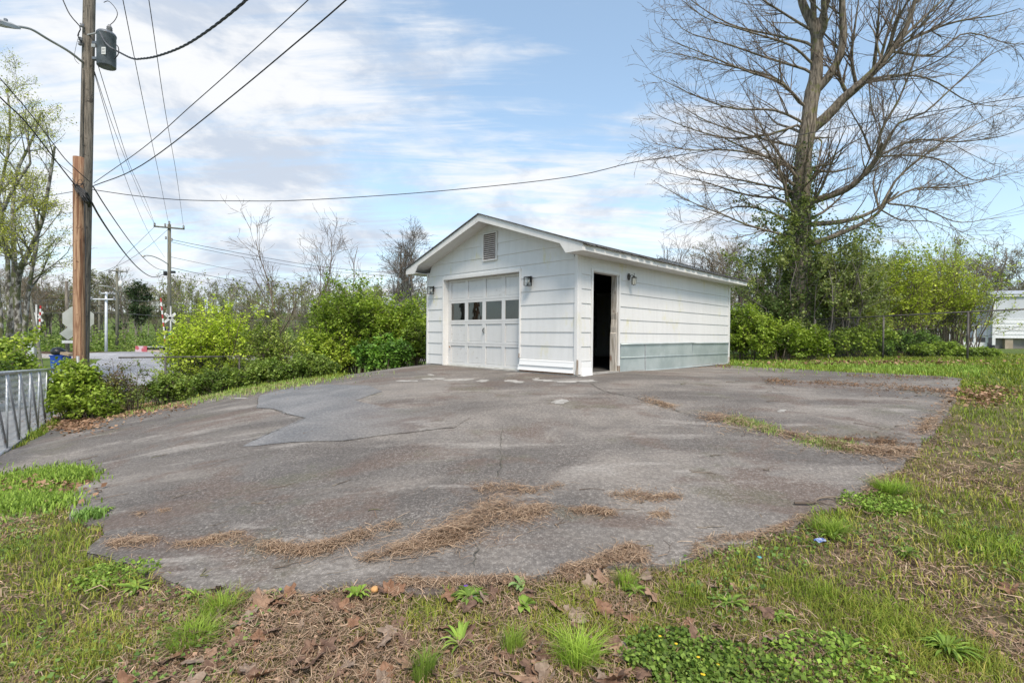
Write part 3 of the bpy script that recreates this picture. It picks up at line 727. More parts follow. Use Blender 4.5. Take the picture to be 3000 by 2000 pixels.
# roof
OF, OE, OR = .42, .42, .30
roof = thing_r = MB().box(-OF + .03, L_ + OR - .03, RIDGE - .02, RIDGE + .02, 3.36, 3.42).build('roof', INTER, gar)
for s in (0, 1):
    mir = (lambda y: y) if s == 0 else (lambda y: W_ - y)
    # sloping deck / soffit slab
    MB().prism([(mir(-OE + .03), roof_z(0) - .03 * .347 - OE * .347 + .072), (mir(RIDGE), 3.372), (mir(RIDGE), 3.408), (mir(-OE + .03), roof_z(0) - OE * .347 + .115)], 'x', -OF + .022, L_ + OR - .022).build('roof_deck', PAINTS, roof)
    for xa, xb in ((-OF, -OF + .022), (L_ + OR - .022, L_ + OR)):
        MB().prism([(mir(RIDGE), 3.475), (mir(-OE), 2.490), (mir(-OE), 2.355), (mir(-.03), 2.350), (mir(.115), 2.545), (mir(RIDGE), 3.325)], 'x', xa, xb).build('rake_board', PAINTF, roof)
    ya, yb = sorted((mir(-OE), mir(-OE + .022)))
    MB().box(-OF + .022, L_ + OR - .022, ya, yb, 2.358, 2.492).build('fascia', PAINTF, roof)
    ya, yb = sorted((mir(-OE + .022), mir(-.0)))
    MB().box(-OF + .022, L_ + OR - .022, ya, yb, 2.362, 2.378).build('soffit', PAINTS, roof)
    # shingle courses: lower edges proud
    n = 20; sl = math.hypot(RIDGE + OE + .03, (RIDGE + OE + .03) * .347); y0 = -OE - .03
    for c in range(n):
        ya_, yb_ = y0 + (RIDGE - y0) * c / n, y0 + (RIDGE - y0) * (c + 1.25) / n
        yb_ = min(yb_, RIDGE + .02)
        zb = lambda y: 3.414 - (RIDGE - y) * .347 + .05 * max(0, 1 - (y - y0) / .25)
        pts = [(mir(ya_), zb(ya_) + .004), (mir(ya_), zb(ya_) + .020), (mir(yb_), zb(yb_) + .010), (mir(yb_), zb(yb_) + .001)]
        MB().prism(pts, 'x', -OF + .023, L_ + OR - .023).build('shingle_course', SHING, roof)
    rr_ = random.Random(5 + s)
    for xa, xb in ((-OF - .028, -OF + .05), (L_ + OR - .05, L_ + OR + .028)):
        MB().prism([(mir(RIDGE), 3.477), (mir(RIDGE), 3.500), (mir(-OE - .035), 2.503), (mir(-OE - .035), 2.480)], 'x', xa, xb).build('edge_shingle', SHING, roof)
    for k_ in range(26):                      # curled, uneven shingle tabs along the eave
        x0 = -OF + k_ * .32 + rr_.uniform(0, .1); w_ = rr_.uniform(.18, .3); dz = rr_.uniform(.0, .012)
        MB().prism([(mir(-OE - .045 - rr_.uniform(0, .02)), 2.472 - dz), (mir(-OE - .04), 2.492 - dz * .5), (mir(-OE + .1), 2.53), (mir(-OE + .1), 2.505)], 'x', x0, min(x0 + w_, L_ + OR)).build('shingle_tab', SHING, roof)
MB().prism([(RIDGE - .14, 3.378), (RIDGE, 3.425), (RIDGE + .14, 3.378), (RIDGE + .14, 3.395), (RIDGE, 3.442), (RIDGE - .14, 3.395)], 'x', -OF + .03, L_ + OR - .03).build('ridge_cap', SHING, roof)
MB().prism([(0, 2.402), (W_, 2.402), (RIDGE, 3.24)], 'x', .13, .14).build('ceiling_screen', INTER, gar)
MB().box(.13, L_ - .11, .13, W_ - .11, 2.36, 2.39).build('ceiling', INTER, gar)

# wall lamps (things on the wall)
def lantern(y, z, label):
    x, yy = gl2w(-.026, y); t = thing('wall_lamp', label, 'wall lamp', (x, yy, z), GA, 'black box lanterns beside the garage door')
    MB().box(-.022, .0, -.028, .028, -.02, .11).build('backplate', BLACK, t, bevel=.004)
    MB().box(-.075, -.02, -.014, .014, .062, .085).build('arm', BLACK, t)
    hd = MB().prism([(-.165, .070), (-.155, .086), (-.045, .086), (-.035, .070)], 'y', -.068, .068).build('cap', BLACK, t)
    for (cx, cy) in ((-.155, -.058), (-.155, .058), (-.048, -.058), (-.048, .058)):
        MB().box(cx - .006, cx + .006, cy - .006, cy + .006, -.095, .07).build('cage_bar', BLACK, t)
    MB().box(-.162, -.041, -.064, .064, -.104, -.094).build('bottom_frame', BLACK, t)
    for (a, b_, c, d) in ((-.1565, -.1535, -.052, .052), (-.0495, -.0465, -.052, .052)): MB().box(a, b_, c, d, -.094, .068).build('glass', LAMPG, t)
    for (c, d) in ((-.0595, -.0565), (.0565, .0595)): MB().box(-.149, -.054, c, d, -.094, .068).build('glass', LAMPG, t)
    MB().lathe([(.012, .07), (.014, .045), (.034, .02), (.038, -.015), (.030, -.045), (.006, -.06)], 10, (-.10, 0, 0)).build('bulb', BULB, t, True)
lantern(4.60, 1.93, 'black box lantern on the narrow strip of siding by the hedge')
lantern(1.20, 1.93, 'black box lantern between the garage door and the corner')
x, yy = gl2w(1.84, -.026)
t = thing('wall_lamp', 'bronze carriage lamp hanging crooked beside the open doorway', 'wall lamp', (x, yy, 2.04), GA)
MB().prism([(.06 * math.cos(a) * .8, .075 * math.sin(a) + .06) for a in np.linspace(0, 2 * math.pi, 14, endpoint=False)], 'y', -.025, .0).build('backplate', BRONZE, t)
MB().tube(spline([(0, -.02, .06), (.005, -.07, .09), (.01, -.12, .075), (.012, -.13, .05)], 8), .009, 6).build('arm', BRONZE, t, True)
mt = Matrix.Translation((.012, -.13, .0)) @ Matrix.Rotation(R_(-9), 4, 'Y') @ Matrix.Rotation(R_(8), 4, 'X')
MB().lathe([(.004, .095), (.01, .08), (.012, .06), (.055, .045), (.062, .03)], 6).xf(mt).build('cap', BRONZE, t)
MB().lathe([(.055, .03), (.043, -.115)], 6).xf(mt).build('glass', SEEDY, t)
for k_ in range(6):
    a = 2 * math.pi * k_ / 6
    MB().tube([(.058 * math.cos(a), .058 * math.sin(a), .032), (.046 * math.cos(a), .046 * math.sin(a), -.12)], .005, 4).xf(mt).build('cage_bar', BRONZE, t)
MB().lathe([(.048, -.114), (.046, -.122), (.01, -.126), (.008, -.14)], 6).xf(mt).build('bottom_frame', BRONZE, t)
MB().tube(spline([(0, 0, .09), (.015, 0, .115), (0, 0, .13), (-.015, 0, .115)], 7), .004, 4).xf(mt).build('finial_loop', BRONZE, t)

# ------------------------------------------------------------------ chain link: gate and fences
def chainlink(A, B, hA, hB, w=.055, r=.0026, mat=WIREG, parent=None, name='chain_link_mesh'):
    A = np.array(A, float); B = np.array(B, float); L = np.linalg.norm((B - A)[:2]); n = int(L / w) + 1
    H = max(hA, hB); K = int(H / w) + 2
    u = (np.arange(n) + .5) / n; k_ = np.arange(K)
    zz = np.linspace(0, 1, K)[None]
    uu = np.clip(u[:, None] + np.where((k_[None] % 2) == 0, -.5, .5) * (w / L) * 1.02, 0, 1)
    base = A[None, None] + (B - A)[None, None] * uu[..., None]
    base = base.copy(); base[..., 2] += zz * (hA + (hB - hA) * uu)
    o = np_mesh(name, *tubes(base, np.full(base.shape[:2], r), 3), mat, parent)
    o['kind'] = 'stuff' if parent is None else o.get('kind', 'stuff')
    return o

Tf, Tn, Bf, Bn = P(157, 1081, 12), P(0, 1093, 7.5), P(150, 1228, 12), P(0, 1330, 7.5)
Tn = Tf + (Tn - Tf) * 1.28; Bn = Bf + (Bn - Bf) * 1.28
gt = thing('driveway_gate', 'long galvanised chain link gate standing open at the foot of the driveway', 'gate', Bf)
def loc(p): return np.array(p) - Bf
MB().tube([loc(Tf), loc(Tn)], .030, 10).build('top_rail', GALVP, gt, True)
MB().tube([loc(Bf), loc(Bn)], .030, 10).build('bottom_rail', GALVP, gt, True)
nb = 7
for k_ in range(nb + 1):
    s = k_ / nb; a, b = loc(Tf + (Tn - Tf) * s), loc(Bf + (Bn - Bf) * s)
    MB().tube([a, b], .024 if k_ in (0, nb) else .018, 8).build('upright', GALVP, gt, True)
    if k_ < nb:
        c = loc(Tf + (Tn - Tf) * (s + 1 / nb))
        MB().tube([c, b], .021, 8).build('diagonal_brace', GALVD, gt, True)
chainlink(loc(Bf), loc(Bn), (Tf - Bf)[2], (Tn - Bn)[2], parent=gt)

fA, fB = P(228, 1049, 11.8), P(1046, 1036, 16.2)
fn = thing('boundary_fence', 'rusty chain link fence buried in the hedge left of the garage', 'fence', (fA[0], fA[1], float(zt(fA[0], fA[1]))))
org = np.array(fn.location)
nP = 5; prev = None
for k_ in range(nP):
    q = fA + (fB - fA) * k_ / (nP - 1); g = float(zt(q[0], q[1]))
    MB().tube([(q[0] - org[0], q[1] - org[1], g - org[2] - .1), (q[0] - org[0], q[1] - org[1], q[2] - org[2] + (.05 if k_ == 0 else 0))], .032 if k_ == 0 else .024, 8).build('post', ALU if k_ == 0 else DARKPIPE, fn, True)
    if prev is not None:
        pq, pg = prev
        chainlink((pq[0] - org[0], pq[1] - org[1], pg - org[2] + .05), (q[0] - org[0], q[1] - org[1], g - org[2] + .05), pq[2] - pg - .05, q[2] - g - .05, .06, .0024, WIRED, fn)
    prev = (q, g)
q0 = fA + (fB - fA) * .11
MB().tube([q0 - org, fA + (fB - fA) * .5 - org + np.array([0, 0, -.02]), fB - org], .02, 8).build('top_rail', DARKPIPE, fn, True)

rA, rB = P(2388, 936, 17.6), P(3150, 898, 12.6)
fr = thing('yard_fence', 'chain link fence with dark posts in front of the right hand thicket', 'fence', (rA[0], rA[1], float(zt(rA[0], rA[1]))))
org = np.array(fr.location); prev = None
for k_ in range(4):
    q = rA + (rB - rA) * k_ / 3; g = float(zt(q[0], q[1]))
    if k_ != 2 or True:
        MB().tube([(q[0] - org[0], q[1] - org[1], g - org[2] - .1), q - org], .040 if k_ == 0 else .026, 8).build('post', DARKPIPE, fr, True)
    if prev is not None:
        pq, pg = prev
        chainlink((pq[0] - org[0], pq[1] - org[1], pg - org[2] + .05), (q[0] - org[0], q[1] - org[1], g - org[2] + .05), pq[2] - pg - .05, q[2] - g - .05, .07, .0017, WIRED, fr)
    prev = (q, g)
MB().tube([rA - org, rB - org], .021, 8).build('top_rail', DARKPIPE, fr, True)

# ------------------------------------------------------------------ utility pole, stub, transformer, street lamp
def pole_base(px, py, d):
    q = P(px, py, d); return np.array([q[0], q[1], float(zt(q[0], q[1]))])
b0 = pole_base(240, 1100, 13.0)
up = thing('utility_pole', 'tall weathered grey utility pole carrying the transformer', 'utility pole', b0)
top = P(268, -330, 13.0) - b0; mid = P(256, 300, 13.0) - b0
MB().tube(spline([(0, 0, -.3), (0, 0, 1.0), tuple(mid), tuple(top)], 24), np.linspace(.150, .125, 24), 16).build('shaft', SPRUCE, up, True)
MB().tube(spline([P(243, 200, 12.83) - b0, P(240, 500, 12.83) - b0, P(232, 800, 12.85) - b0], 8), .016, 6).build('ground_wire_moulding', SPRUCE, up, True)
MB().tube([P(247, 105, 12.9) - b0, P(292, 95, 12.9) - b0], .02, 6).build('bracket', ALU, up)
for (a, b) in ((75, 12.8), (115, 12.78), (128, 12.8)):
    q = P(240 - (a - 75) * .1, a, b) - b0
    MB().lathe([(.02, -.05), (.05, -.03), (.03, 0), (.05, .03), (.02, .05)], 8, tuple(q)).build('insulator', CERAM, up, True)
MB().tube(spline([P(180, -10, 12.6) - b0, P(200, 35, 12.6) - b0, P(216, 58, 12.6) - b0, P(236, 82, 12.7) - b0, P(228, 105, 12.7) - b0, P(240, 125, 12.75) - b0], 16), .014, 5).build('drip_loop', CABLE, up, True)
MB().tube(spline([P(232, 100, 12.7) - b0, P(222, 140, 12.65) - b0, P(218, 172, 12.65) - b0, P(232, 188, 12.7) - b0], 12), .006, 4).build('loose_wire', CABLE, up)
q = P(312, 148, 12.9); tf = thing('transformer', 'grey drum transformer hung on the weathered utility pole', 'transformer', P(312, 197, 12.9))
T0 = np.array(tf.location)
MB().lathe([(.195, .0), (.205, .012), (.205, .80), (.215, .81), (.215, .84), (.19, .88), (.06, .90)], 20).build('drum', STEEL, tf, True)
MB().box(-.34, -.19, -.05, .05, .58, .64).build('bracket', STEEL, tf); MB().box(-.34, -.19, -.05, .05, .18, .24).build('bracket', STEEL, tf)
MB().box(-.22, -.12, -.21, -.17, .40, .48).build('small_box', ALU, tf)
pl = MB().box(.04, .14, -.206, -.190, .22, .40).build('label_plate', WHITE, tf)
for k_ in range(4): MB().box(.05, .13, -.208, -.2055, .245 + k_ * .038, .257 + k_ * .038).build('print_line', LETTER, pl)
bs = MB().lathe([(.045, .88), (.05, .92), (.066, .93), (.05, .96), (.07, .97), (.05, 1.0), (.066, 1.01), (.045, 1.05), (.03, 1.09)], 12, (.08, 0, 0)).build('bushing', CERAM, tf, True)
lead = spline([np.array([.08, 0, 1.08]), P(335, 62, 12.9) - T0, P(344, 42, 12.9) - T0, P(336, 22, 12.9) - T0, P(318, 4, 12.9) - T0, P(304, 8, 12.9) - T0], 18)
MB().tube(lead, .009, 5).build('lead_wire', CABLE, tf)
MB().tube(spline([P(336, 128, 12.75) - T0, P(347, 140, 12.7) - T0, P(346, 160, 12.7) - T0, P(334, 174, 12.75) - T0], 10), .012, 5).build('side_loop', CABLE, tf)
MB().tube(spline([P(292, 92, 12.7) - T0, P(305, 120, 12.68) - T0, P(322, 138, 12.68) - T0, P(336, 146, 12.7) - T0], 12), .018, 6).build('secondary_cable', SILVERW, tf)

sl_ = thing('street_lamp', 'grey curved street lamp arm bolted to the weathered pole', 'street lamp', P(243, 183, 12.85))
S0 = np.array(sl_.location)
arm = spline([P(243, 183, 12.85), P(200, 150, 12.4), P(140, 115, 11.9), P(95, 88, 11.5), P(65, 80, 11.2), P(42, 78, 11.0)], 20) - S0
MB().tube(arm, np.linspace(.032, .026, 20), 8).build('arm', ALU, sl_, True)
h0, h1 = P(52, 82, 11.05) - S0, P(-45, 55, 10.3) - S0
ax = (h1 - h0) / np.linalg.norm(h1 - h0); sd_ = np.cross(ax, [0, 0, 1]); sd_ /= np.linalg.norm(sd_); up_ = np.cross(sd_, ax)
mb = MB(); V = []; Lh = np.linalg.norm(h1 - h0)
for t_, wd, hu, hd in ((0, .06, .03, .03), (.25, .10, .055, .05), (.7, .14, .06, .055), (1, .10, .03, .03)):
    c = h0 + ax * Lh * t_
    for (a, b) in ((-1, -1), (-1.0, .3), (-.5, 1), (.5, 1), (1, .3), (1, -1)): V.append(c + sd_ * wd * a + up_ * (hu if b > 0 else hd) * b)
fs = [tuple(range(6))[::-1], tuple(range(18, 24))] + [(r * 6 + k_, r * 6 + (k_ + 1) % 6, (r + 1) * 6 + (k_ + 1) % 6, (r + 1) * 6 + k_) for r in range(3) for k_ in range(6)]
mb.add(V, [fs]).build('lamp_head', ALU, sl_)
c = h0 + ax * Lh * .35 + up_ * .06; MB().lathe([(.035, 0), (.035, .05), (.025, .06)], 10, tuple(c)).build('photocell', STEEL, sl_)

b1 = pole_base(233, 1050, 12.4)
stub = thing('pole_stub', 'new reddish brown pole stub strapped against the old utility pole', 'pole', b1)
tp = P(230, 461, 12.4) - b1
sh = MB().tube(spline([(0, 0, -.3), tuple(np.array(tp) * .5), tuple(tp)], 14), np.linspace(.128, .112, 14), 16).build('shaft', NEWWOOD, stub, True)
MB().tube(spline([P(241, 1040, 12.275) - b1, P(238, 900, 12.28) - b1, P(237, 800, 12.285) - b1, P(236, 700, 12.29) - b1], 10), .008, 4).build('split', M('wood_split', (.05, .028, .018), rough=.95), sh)
bun = MB()
rr_ = np.random.default_rng(4)
for k_ in range(16):
    a = P(222 + rr_.uniform(-4, 8), 545 + rr_.uniform(-8, 8), 12.2); b = P(250 + rr_.uniform(-6, 6), 575 + rr_.uniform(-10, 14), 12.2); c = P(262 + rr_.uniform(-6, 12), 600 + rr_.uniform(-10, 8), 12.6)
    bun.tube(spline([a - b1, b - b1, c - b1], 7), rr_.uniform(.008, .022), 5)
bun.build('cable_bundle', CABLE, stub)
bun = MB()
for k_ in range(7):
    a = P(213 + rr_.uniform(-3, 6), 485 + rr_.uniform(0, 70), 12.2); b = P(232 + rr_.uniform(-6, 6), 500 + rr_.uniform(0, 70), 12.16); c = P(248 + rr_.uniform(-4, 8), 520 + rr_.uniform(0, 60), 12.3)
    bun.tube(spline([a - b1, b - b1, c - b1], 7), .007, 4)
bun.build('lashing_wire', CABLE, stub)
MB().tube(spline([P(246, 560, 12.25) - b1, P(250, 700, 12.3) - b1, P(252, 850, 12.3) - b1, P(253, 1040, 12.3) - b1], 10), .012, 5).build('drop_cable', CABLE, stub)

# ------------------------------------------------------------------ overhead lines
def wire(name, label, pts, d0, d1, r, mat=CABLE, twist=0, n=40):
    p = spline([(a, b, 0) for a, b in pts], n)[:, :2]
    s = np.r_[0, np.cumsum(np.linalg.norm(np.diff(p, axis=0), axis=1))]; s /= s[-1]
    d = 1 / (1 / d0 + (1 / d1 - 1 / d0) * s)
    W = np.array([P(a, b, c) for (a, b), c in zip(p, d)])
    mb = MB(); o0 = W[0].copy()
    if twist:
        Wd = spline(W, 160); L = np.r_[0, np.cumsum(np.linalg.norm(np.diff(Wd, axis=0), axis=1))]
        for ph in (0, 2.1, 4.2):
            a = L / .12 + ph
            off = np.stack([np.cos(a) * .5, np.cos(a) * .5, np.sin(a)], 1) * r * 1.1
            mb.tube(Wd - o0 + off, r, 5)
        return props(_at(mb.build(name, mat, None, True), o0), label, 'cable', 'overhead lines')
    mb.tube(W - o0, r, 5)
    return props(_at(mb.build(name, mat, None, True), o0), label, 'cable', 'overhead lines')
def _at(o, l): o.location = Vector([float(v) for v in l]); return o
wire('service_cable', 'thick twisted black cable sagging from the transformer', [(333,145),(383,170),(406,173),(459,165),(536,136),(612,88),(700,19),(760,-40),(900,-190)], 12.7, 5.5, .0115, CABLE, 1)
wire('power_line', 'straight thin line climbing from the pole joint over the driveway', [(275,536),(430,425),(560,310),(700,186),(903,0),(1150,-240)], 12.7, 6.0, .008)
wire('power_line', 'thicker sagging line climbing from the pole joint over the driveway', [(275,544),(383,502),(494,429),(700,265),(850,140),(1014,0),(1250,-220)], 12.7, 6.0, .011)
wire('phone_line', 'long single line sagging from the pole across above the garage', [(268,555),(383,572),(517,585),(700,589),(900,586),(1275,561),(1658,520),(1850,477),(1977,457),(2339,396),(2650,340),(3000,284),(3200,250)], 12.7, 10.5, .0095, CABLE, 0, 60)
wire('power_line', 'long line from the sky to the top of the crossarm pole', [(330,-150),(360,0),(420,300),(463,500),(494,655)], 10, 43, .010, CABLE)
wire('power_line', 'long line from the sky to the outer end of the crossarm', [(410,-150),(436,0),(480,300),(515,500),(537,660)], 10, 43, .010, CABLE)
wire('power_line', 'line from below the transformer to the inner end of the crossarm', [(287,191),(330,330),(375,470),(410,550),(432,600),(453,656)], 13, 43, .009, CABLE)
wire('power_line', 'second line beside the pole to the inner end of the crossarm', [(277,210),(320,340),(365,460),(400,545),(423,600),(453,657)], 13, 43, .008, CABLE)
wire('power_line', 'twisted thin line from the pole to below the crossarm', [(277,216),(310,330),(350,470),(398,600),(440,690),(482,753)], 13, 43, .008, CABLE)
wire('service_cable', 'thick black cable drooping from the stub to the far pole', [(268,592),(290,632),(326,687),(367,743),(405,785),(439,809),(462,810),(484,801)], 12.4, 43, .024, CABLE)
wire('service_cable', 'thinner drooping cable from the pole joint to the far pole', [(272,545),(306,600),(350,665),(388,717),(425,760),(459,786),(488,793)], 12.6, 43, .016, CABLE)
wire('service_cable', 'thick cable coming in from the left to the stub bundle', [(-160,120),(0,285),(70,352),(140,440),(190,505),(222,545)], 8.5, 12.3, .014, CABLE)
wire('power_line', 'thin line coming in from the left to the stub top', [(-160,40),(0,230),(70,310),(140,400),(190,465),(226,500),(262,532)], 8.5, 12.4, .010, CABLE)
wire('power_line', 'faint line coming in low from the left to the stub', [(-100,380),(0,400),(90,410),(160,470),(212,510)], 9, 12.3, .006, CABLE)
wire('phone_line', 'short level wire between the far left tree and the stub', [(-60,600),(60,590),(120,578),(212,562)], 22, 12.3, .008, CABLE)
wire('power_line', 'upper line from the far pole toward the bare saplings', [(502,702),(600,722),(760,752),(919,778),(1062,793),(1300,810)], 43, 70, .022, CABLE)
wire('power_line', 'lower twin line from the far pole toward the bare saplings', [(502,709),(600,731),(760,762),(919,788),(1062,803),(1300,820)], 43, 70, .018, CABLE)
wire('power_line', 'middle line from the far pole passing behind the hedge', [(502,753),(600,774),(700,794),(798,811),(1000,840)], 43, 70, .016, CABLE)
wire('power_line', 'low line from the far pole skimming the wooded hill', [(502,784),(600,805),(700,824),(766,833),(1000,862)], 43, 70, .022, CABLE)
wire('power_line', 'lowest line from the far pole skimming the wooded hill', [(502,808),(560,818),(640,836),(700,846),(1000,885)], 43, 70, .018, CABLE)
wire('power_line', 'pale upper wire running along the far side of the railway', [(-60,884),(60,882),(200,878),(350,878),(480,886),(700,900),(1000,912)], 56, 56, .02, SILVERW)
wire('power_line', 'pale lower wire running along the far side of the railway', [(-60,920),(60,919),(200,917),(350,918),(480,926),(700,936),(1000,945)], 56, 56, .02, SILVERW)
wire('power_line', 'cross line from the crossarm down behind the pole stub', [(453,664),(410,706),(370,745),(330,790),(262,850)], 43, 40, .014, CABLE)
wire('power_line', 'second cross line from the far pole down to the left', [(492,672),(440,718),(398,748),(352,775),(262,812)], 43, 40, .014, CABLE)

# ------------------------------------------------------------------ far poles
def far_pole(px, ptop, d, r, mat, label, pbase=1040, lean=0):
    b = pole_base(px, pbase, d); t = thing('utility_pole', label, 'utility pole', b, 0, 'poles along the railway')
    tp = P(px + lean, ptop, d) - b
    MB().tube([(0, 0, -.2), tuple(tp * .5), tuple(tp)], [r, r * .9, r * .78], 10).build('shaft', mat, t, True)
    return t, b
t, b = far_pole(496, 657, 43, .17, FARPOLE, 'far wooden pole with a single top crossarm beside the crossing')
MB().tube([P(451, 663, 42.8) - b, P(540, 671, 42.8) - b], .07, 6).build('crossarm', FARPOLE, t)
for a, c in ((453, 660), (484, 662), (496, 655), (538, 668), (486, 700), (503, 705)):
    MB().lathe([(.04, -.12), (.09, -.06), (.06, 0), (.09, .06), (.04, .14)], 8, tuple(P(a, c - 3, 42.7) - b)).build('insulator', CERAM, t)
MB().tube(spline([P(494, 775, 42.9) - b, P(470, 760, 42) - b, P(445, 750, 41) - b, P(425, 748, 40.4) - b], 10), .04, 6).build('lamp_arm', ALU, t, True)
MB().lathe([(.03, .05), (.12, .03), (.16, -.05), (.06, -.1)], 8, tuple(P(420, 749, 40.3) - b)).build('lamp_head', ALU, t)
MB().box(-.1, .1, -.1, .1, -.18, .18).xf(Matrix.Translation(Vector(P(484, 801, 42.8) - b))).build('splice_case', CABLE, t)
MB().box(-.16, .16, -.1, .1, -.1, .1).xf(Matrix.Translation(Vector(P(507, 797, 42.8) - b))).build('splice_case', CABLE, t)
t, b = far_pole(343, 785, 55, .17, FARPOLE, 'dark wooden pole with a small white transformer beyond the crossing')
MB().tube([P(318, 792, 54.8) - b, P(373, 796, 54.8) - b], .06, 6).build('crossarm', FARPOLE, t)
for a in (320, 371): MB().lathe([(.05, -.2), (.1, -.1), (.05, .15)], 8, tuple(P(a, 794, 54.7) - b)).build('insulator', CERAM, t)
MB().lathe([(.18, -.28), (.2, -.26), (.2, .26), (.1, .32)], 12, tuple(P(353, 831, 54.6) - b)).build('transformer_can', WHITE, t, True)
MB().tube(spline([P(342, 855, 54.8) - b, P(325, 842, 53.5) - b, P(308, 838, 53) - b, P(288, 837, 52.6) - b], 10), .06, 6).build('lamp_arm', ALU, t, True)
t, b = far_pole(311, 855, 50, .135, WHITEPOLE, 'white painted steel pole with two crossarms beyond the crossing')
MB().tube([P(297, 859, 49.8) - b, P(338, 860, 49.8) - b], .05, 6).build('crossarm', WHITEPOLE, t)
MB().tube([P(265, 876, 49.8) - b, P(338, 877, 49.8) - b], .07, 6).build('crossarm', WHITEPOLE, t)
for a, c in ((292, 856), (322, 858), (330, 858), (268, 873), (334, 873)): MB().lathe([(.04, -.14), (.09, 0), (.04, .16)], 8, tuple(P(a, c, 49.7) - b)).build('insulator', CERAM, t)
t, b = far_pole(291, 868, 62, .14, FARPOLE, 'slim grey pole with short arms behind the white steel pole')
for c in (893, 914): MB().tube([P(272, c, 61.8) - b, P(310, c + 1, 61.8) - b], .05, 6).build('crossarm', FARPOLE, t)
far_pole(268, 948, 60, .14, FARPOLE, 'short leaning grey pole beside the weathered pole', 1040, -4)
t, b = far_pole(198, 824, 31, .11, SPRUCE, 'wooden post carrying a diamond warning sign seen from behind', 1050, -3)
MB().prism([(-.40, 0), (0, -.40), (.40, 0), (0, .40)], 'y', -.03, -.022).xf(Matrix.Translation(Vector(P(199, 977, 30.8) - b)) @ Matrix.Rotation(R_(40), 4, 'Z')).build('diamond_sign', SIGNBACK, t)
MB().box(-.28, .28, -.03, -.022, -.085, .085).xf(Matrix.Translation(Vector(P(199, 1001, 30.8) - b)) @ Matrix.Rotation(R_(40), 4, 'Z')).build('plate_sign', WHITE, t)
b = pole_base(97, 1070, 33)
t = thing('guy_post', 'thin leaning timber post beside the crossing signal cabinet', 'post', b)
MB().tube([(0, 0, -.2), tuple(P(88, 868, 34) - b)], [.12, .075], 8).build('shaft', FARPOLE, t, True)
t.location = Vector(pole_base(122, 1070, 33)); t.children[0].data.clear_geometry()
_b = np.array(t.location); _m = MB().tube([(0, 0, -.2), tuple(P(88, 868, 34) - _b)], [.12, .075], 8); t.children[0].data.from_pydata(_m.v, [], _m.f)

# stop sign seen from behind
b = pole_base(230, 1060, 15.0)
ss = thing('stop_sign', 'octagonal stop sign seen from its bare grey back', 'road sign', b)
c = P(230, 933, 15.0) - b
MB().box(-.035, .035, -.02, .02, -.2, c[2] + .36).build('post', GALVD, ss)
oc = [(.39 * math.cos(math.pi / 8 + k_ * math.pi / 4), .39 * math.sin(math.pi / 8 + k_ * math.pi / 4)) for k_ in range(8)]
mt = Matrix.Translation((0, 0, c[2])) @ Matrix.Rotation(R_(40), 4, 'Z')
pn = MB().prism(oc, 'y', .024, .028).xf(mt).build('panel', SIGNBACK, ss)
MB().prism([(x * .985, y * .985) for x, y in oc], 'y', .0285, .0295).xf(mt).build('face', RED, pn)
def text_mesh(body, size, mat, parent, mtx, name='lettering'):
    cu = bpy.data.curves.new(name, 'FONT'); cu.body = body; cu.size = size; cu.align_x = 'CENTER'; cu.align_y = 'CENTER'; cu.extrude = .001
    ob = bpy.data.objects.new(name, cu); COL.objects.link(ob)
    bpy.context.view_layer.update()
    me = bpy.data.meshes.new_from_object(ob.evaluated_get(bpy.context.evaluated_depsgraph_get()))
    bpy.data.objects.remove(ob); me.transform(mtx); me.name = name
    return link_mesh(name, me, mat, parent)
text_mesh('STOP', .27, WHITE, pn, mt @ Matrix.Translation((0, .031, 0)) @ Matrix.Rotation(R_(180), 4, 'Z') @ Matrix.Rotation(R_(90), 4, 'X'))

# railway crossing signals
def signal(px, pbase, d, arm, label, front, lean_to):
    b = pole_base(px, pbase, d); t = thing('crossing_signal', label, 'crossing signal', b, 0, 'railway crossing signals')
    Hh = 4.6
    MB().tube([(0, 0, -.1), (0, 0, Hh)], .065, 8).build('mast', ALU, t, True)
    for s in (-1, 1):
        m_ = Matrix.Translation((0, -.09 if front else .09, 3.6)) @ Matrix.Rotation(R_(40 * s), 4, 'Y')
        bd = MB().box(-.6, .6, -.012, .012, -.10, .10).xf(m_).build('crossbuck_board', WHITE, t)
        if front: text_mesh('CROSSING' if s < 0 else 'RAIL   ROAD', .16, LETTER, bd, m_ @ Matrix.Translation((0, -.014 - .012 * (s > 0), 0)) @ Matrix.Rotation(R_(90), 4, 'X'))
        h = MB().lathe([(.02, -.06), (.24, -.02), (.25, 0), (.12, .02), (.10, .16)], 14).xf(Matrix.Translation((.38 * s, 0, 2.5)) @ Matrix.Rotation(R_(90), 4, 'X')).build('flasher', LETTER, t, True)
    MB().tube([(-.38, 0, 2.5), (.38, 0, 2.5)], .03, 6).build('flasher_arm', ALU, t)
    MB().box(-.16, .16, -.2, .15, .9, 1.45).build('mechanism_case', ALU, t)
    a0, a1 = P(arm[0], arm[1], d - .3) - b, P(arm[2], arm[3], d - .3) - b
    n = 11; ga = MB().tube([a0, a1], .03, 6).build('gate_arm', WHITE, t)
    for k_ in range(n):
        p0 = a0 + (a1 - a0) * k_ / n; p1 = a0 + (a1 - a0) * (k_ + 1) / n
        MB().tube([p0, p1], .058, 6).build('stripe', RED if k_ % 2 == 0 else WHITE, ga)
    return t, b
signal(107, 1060, 41, (114, 1000, 119, 895), 'crossing signal with raised striped arm beside the silver cabinet', False, 0)
t, b = signal(500, 1056, 42, (484, 1005, 471, 873), 'crossing signal with lettered crossbuck beside the crossarm pole', True, 0)
b = pole_base(511, 1058, 41)
t = thing('street_name_sign', 'green street name plate above an orange plate on a thin post', 'street sign', b)
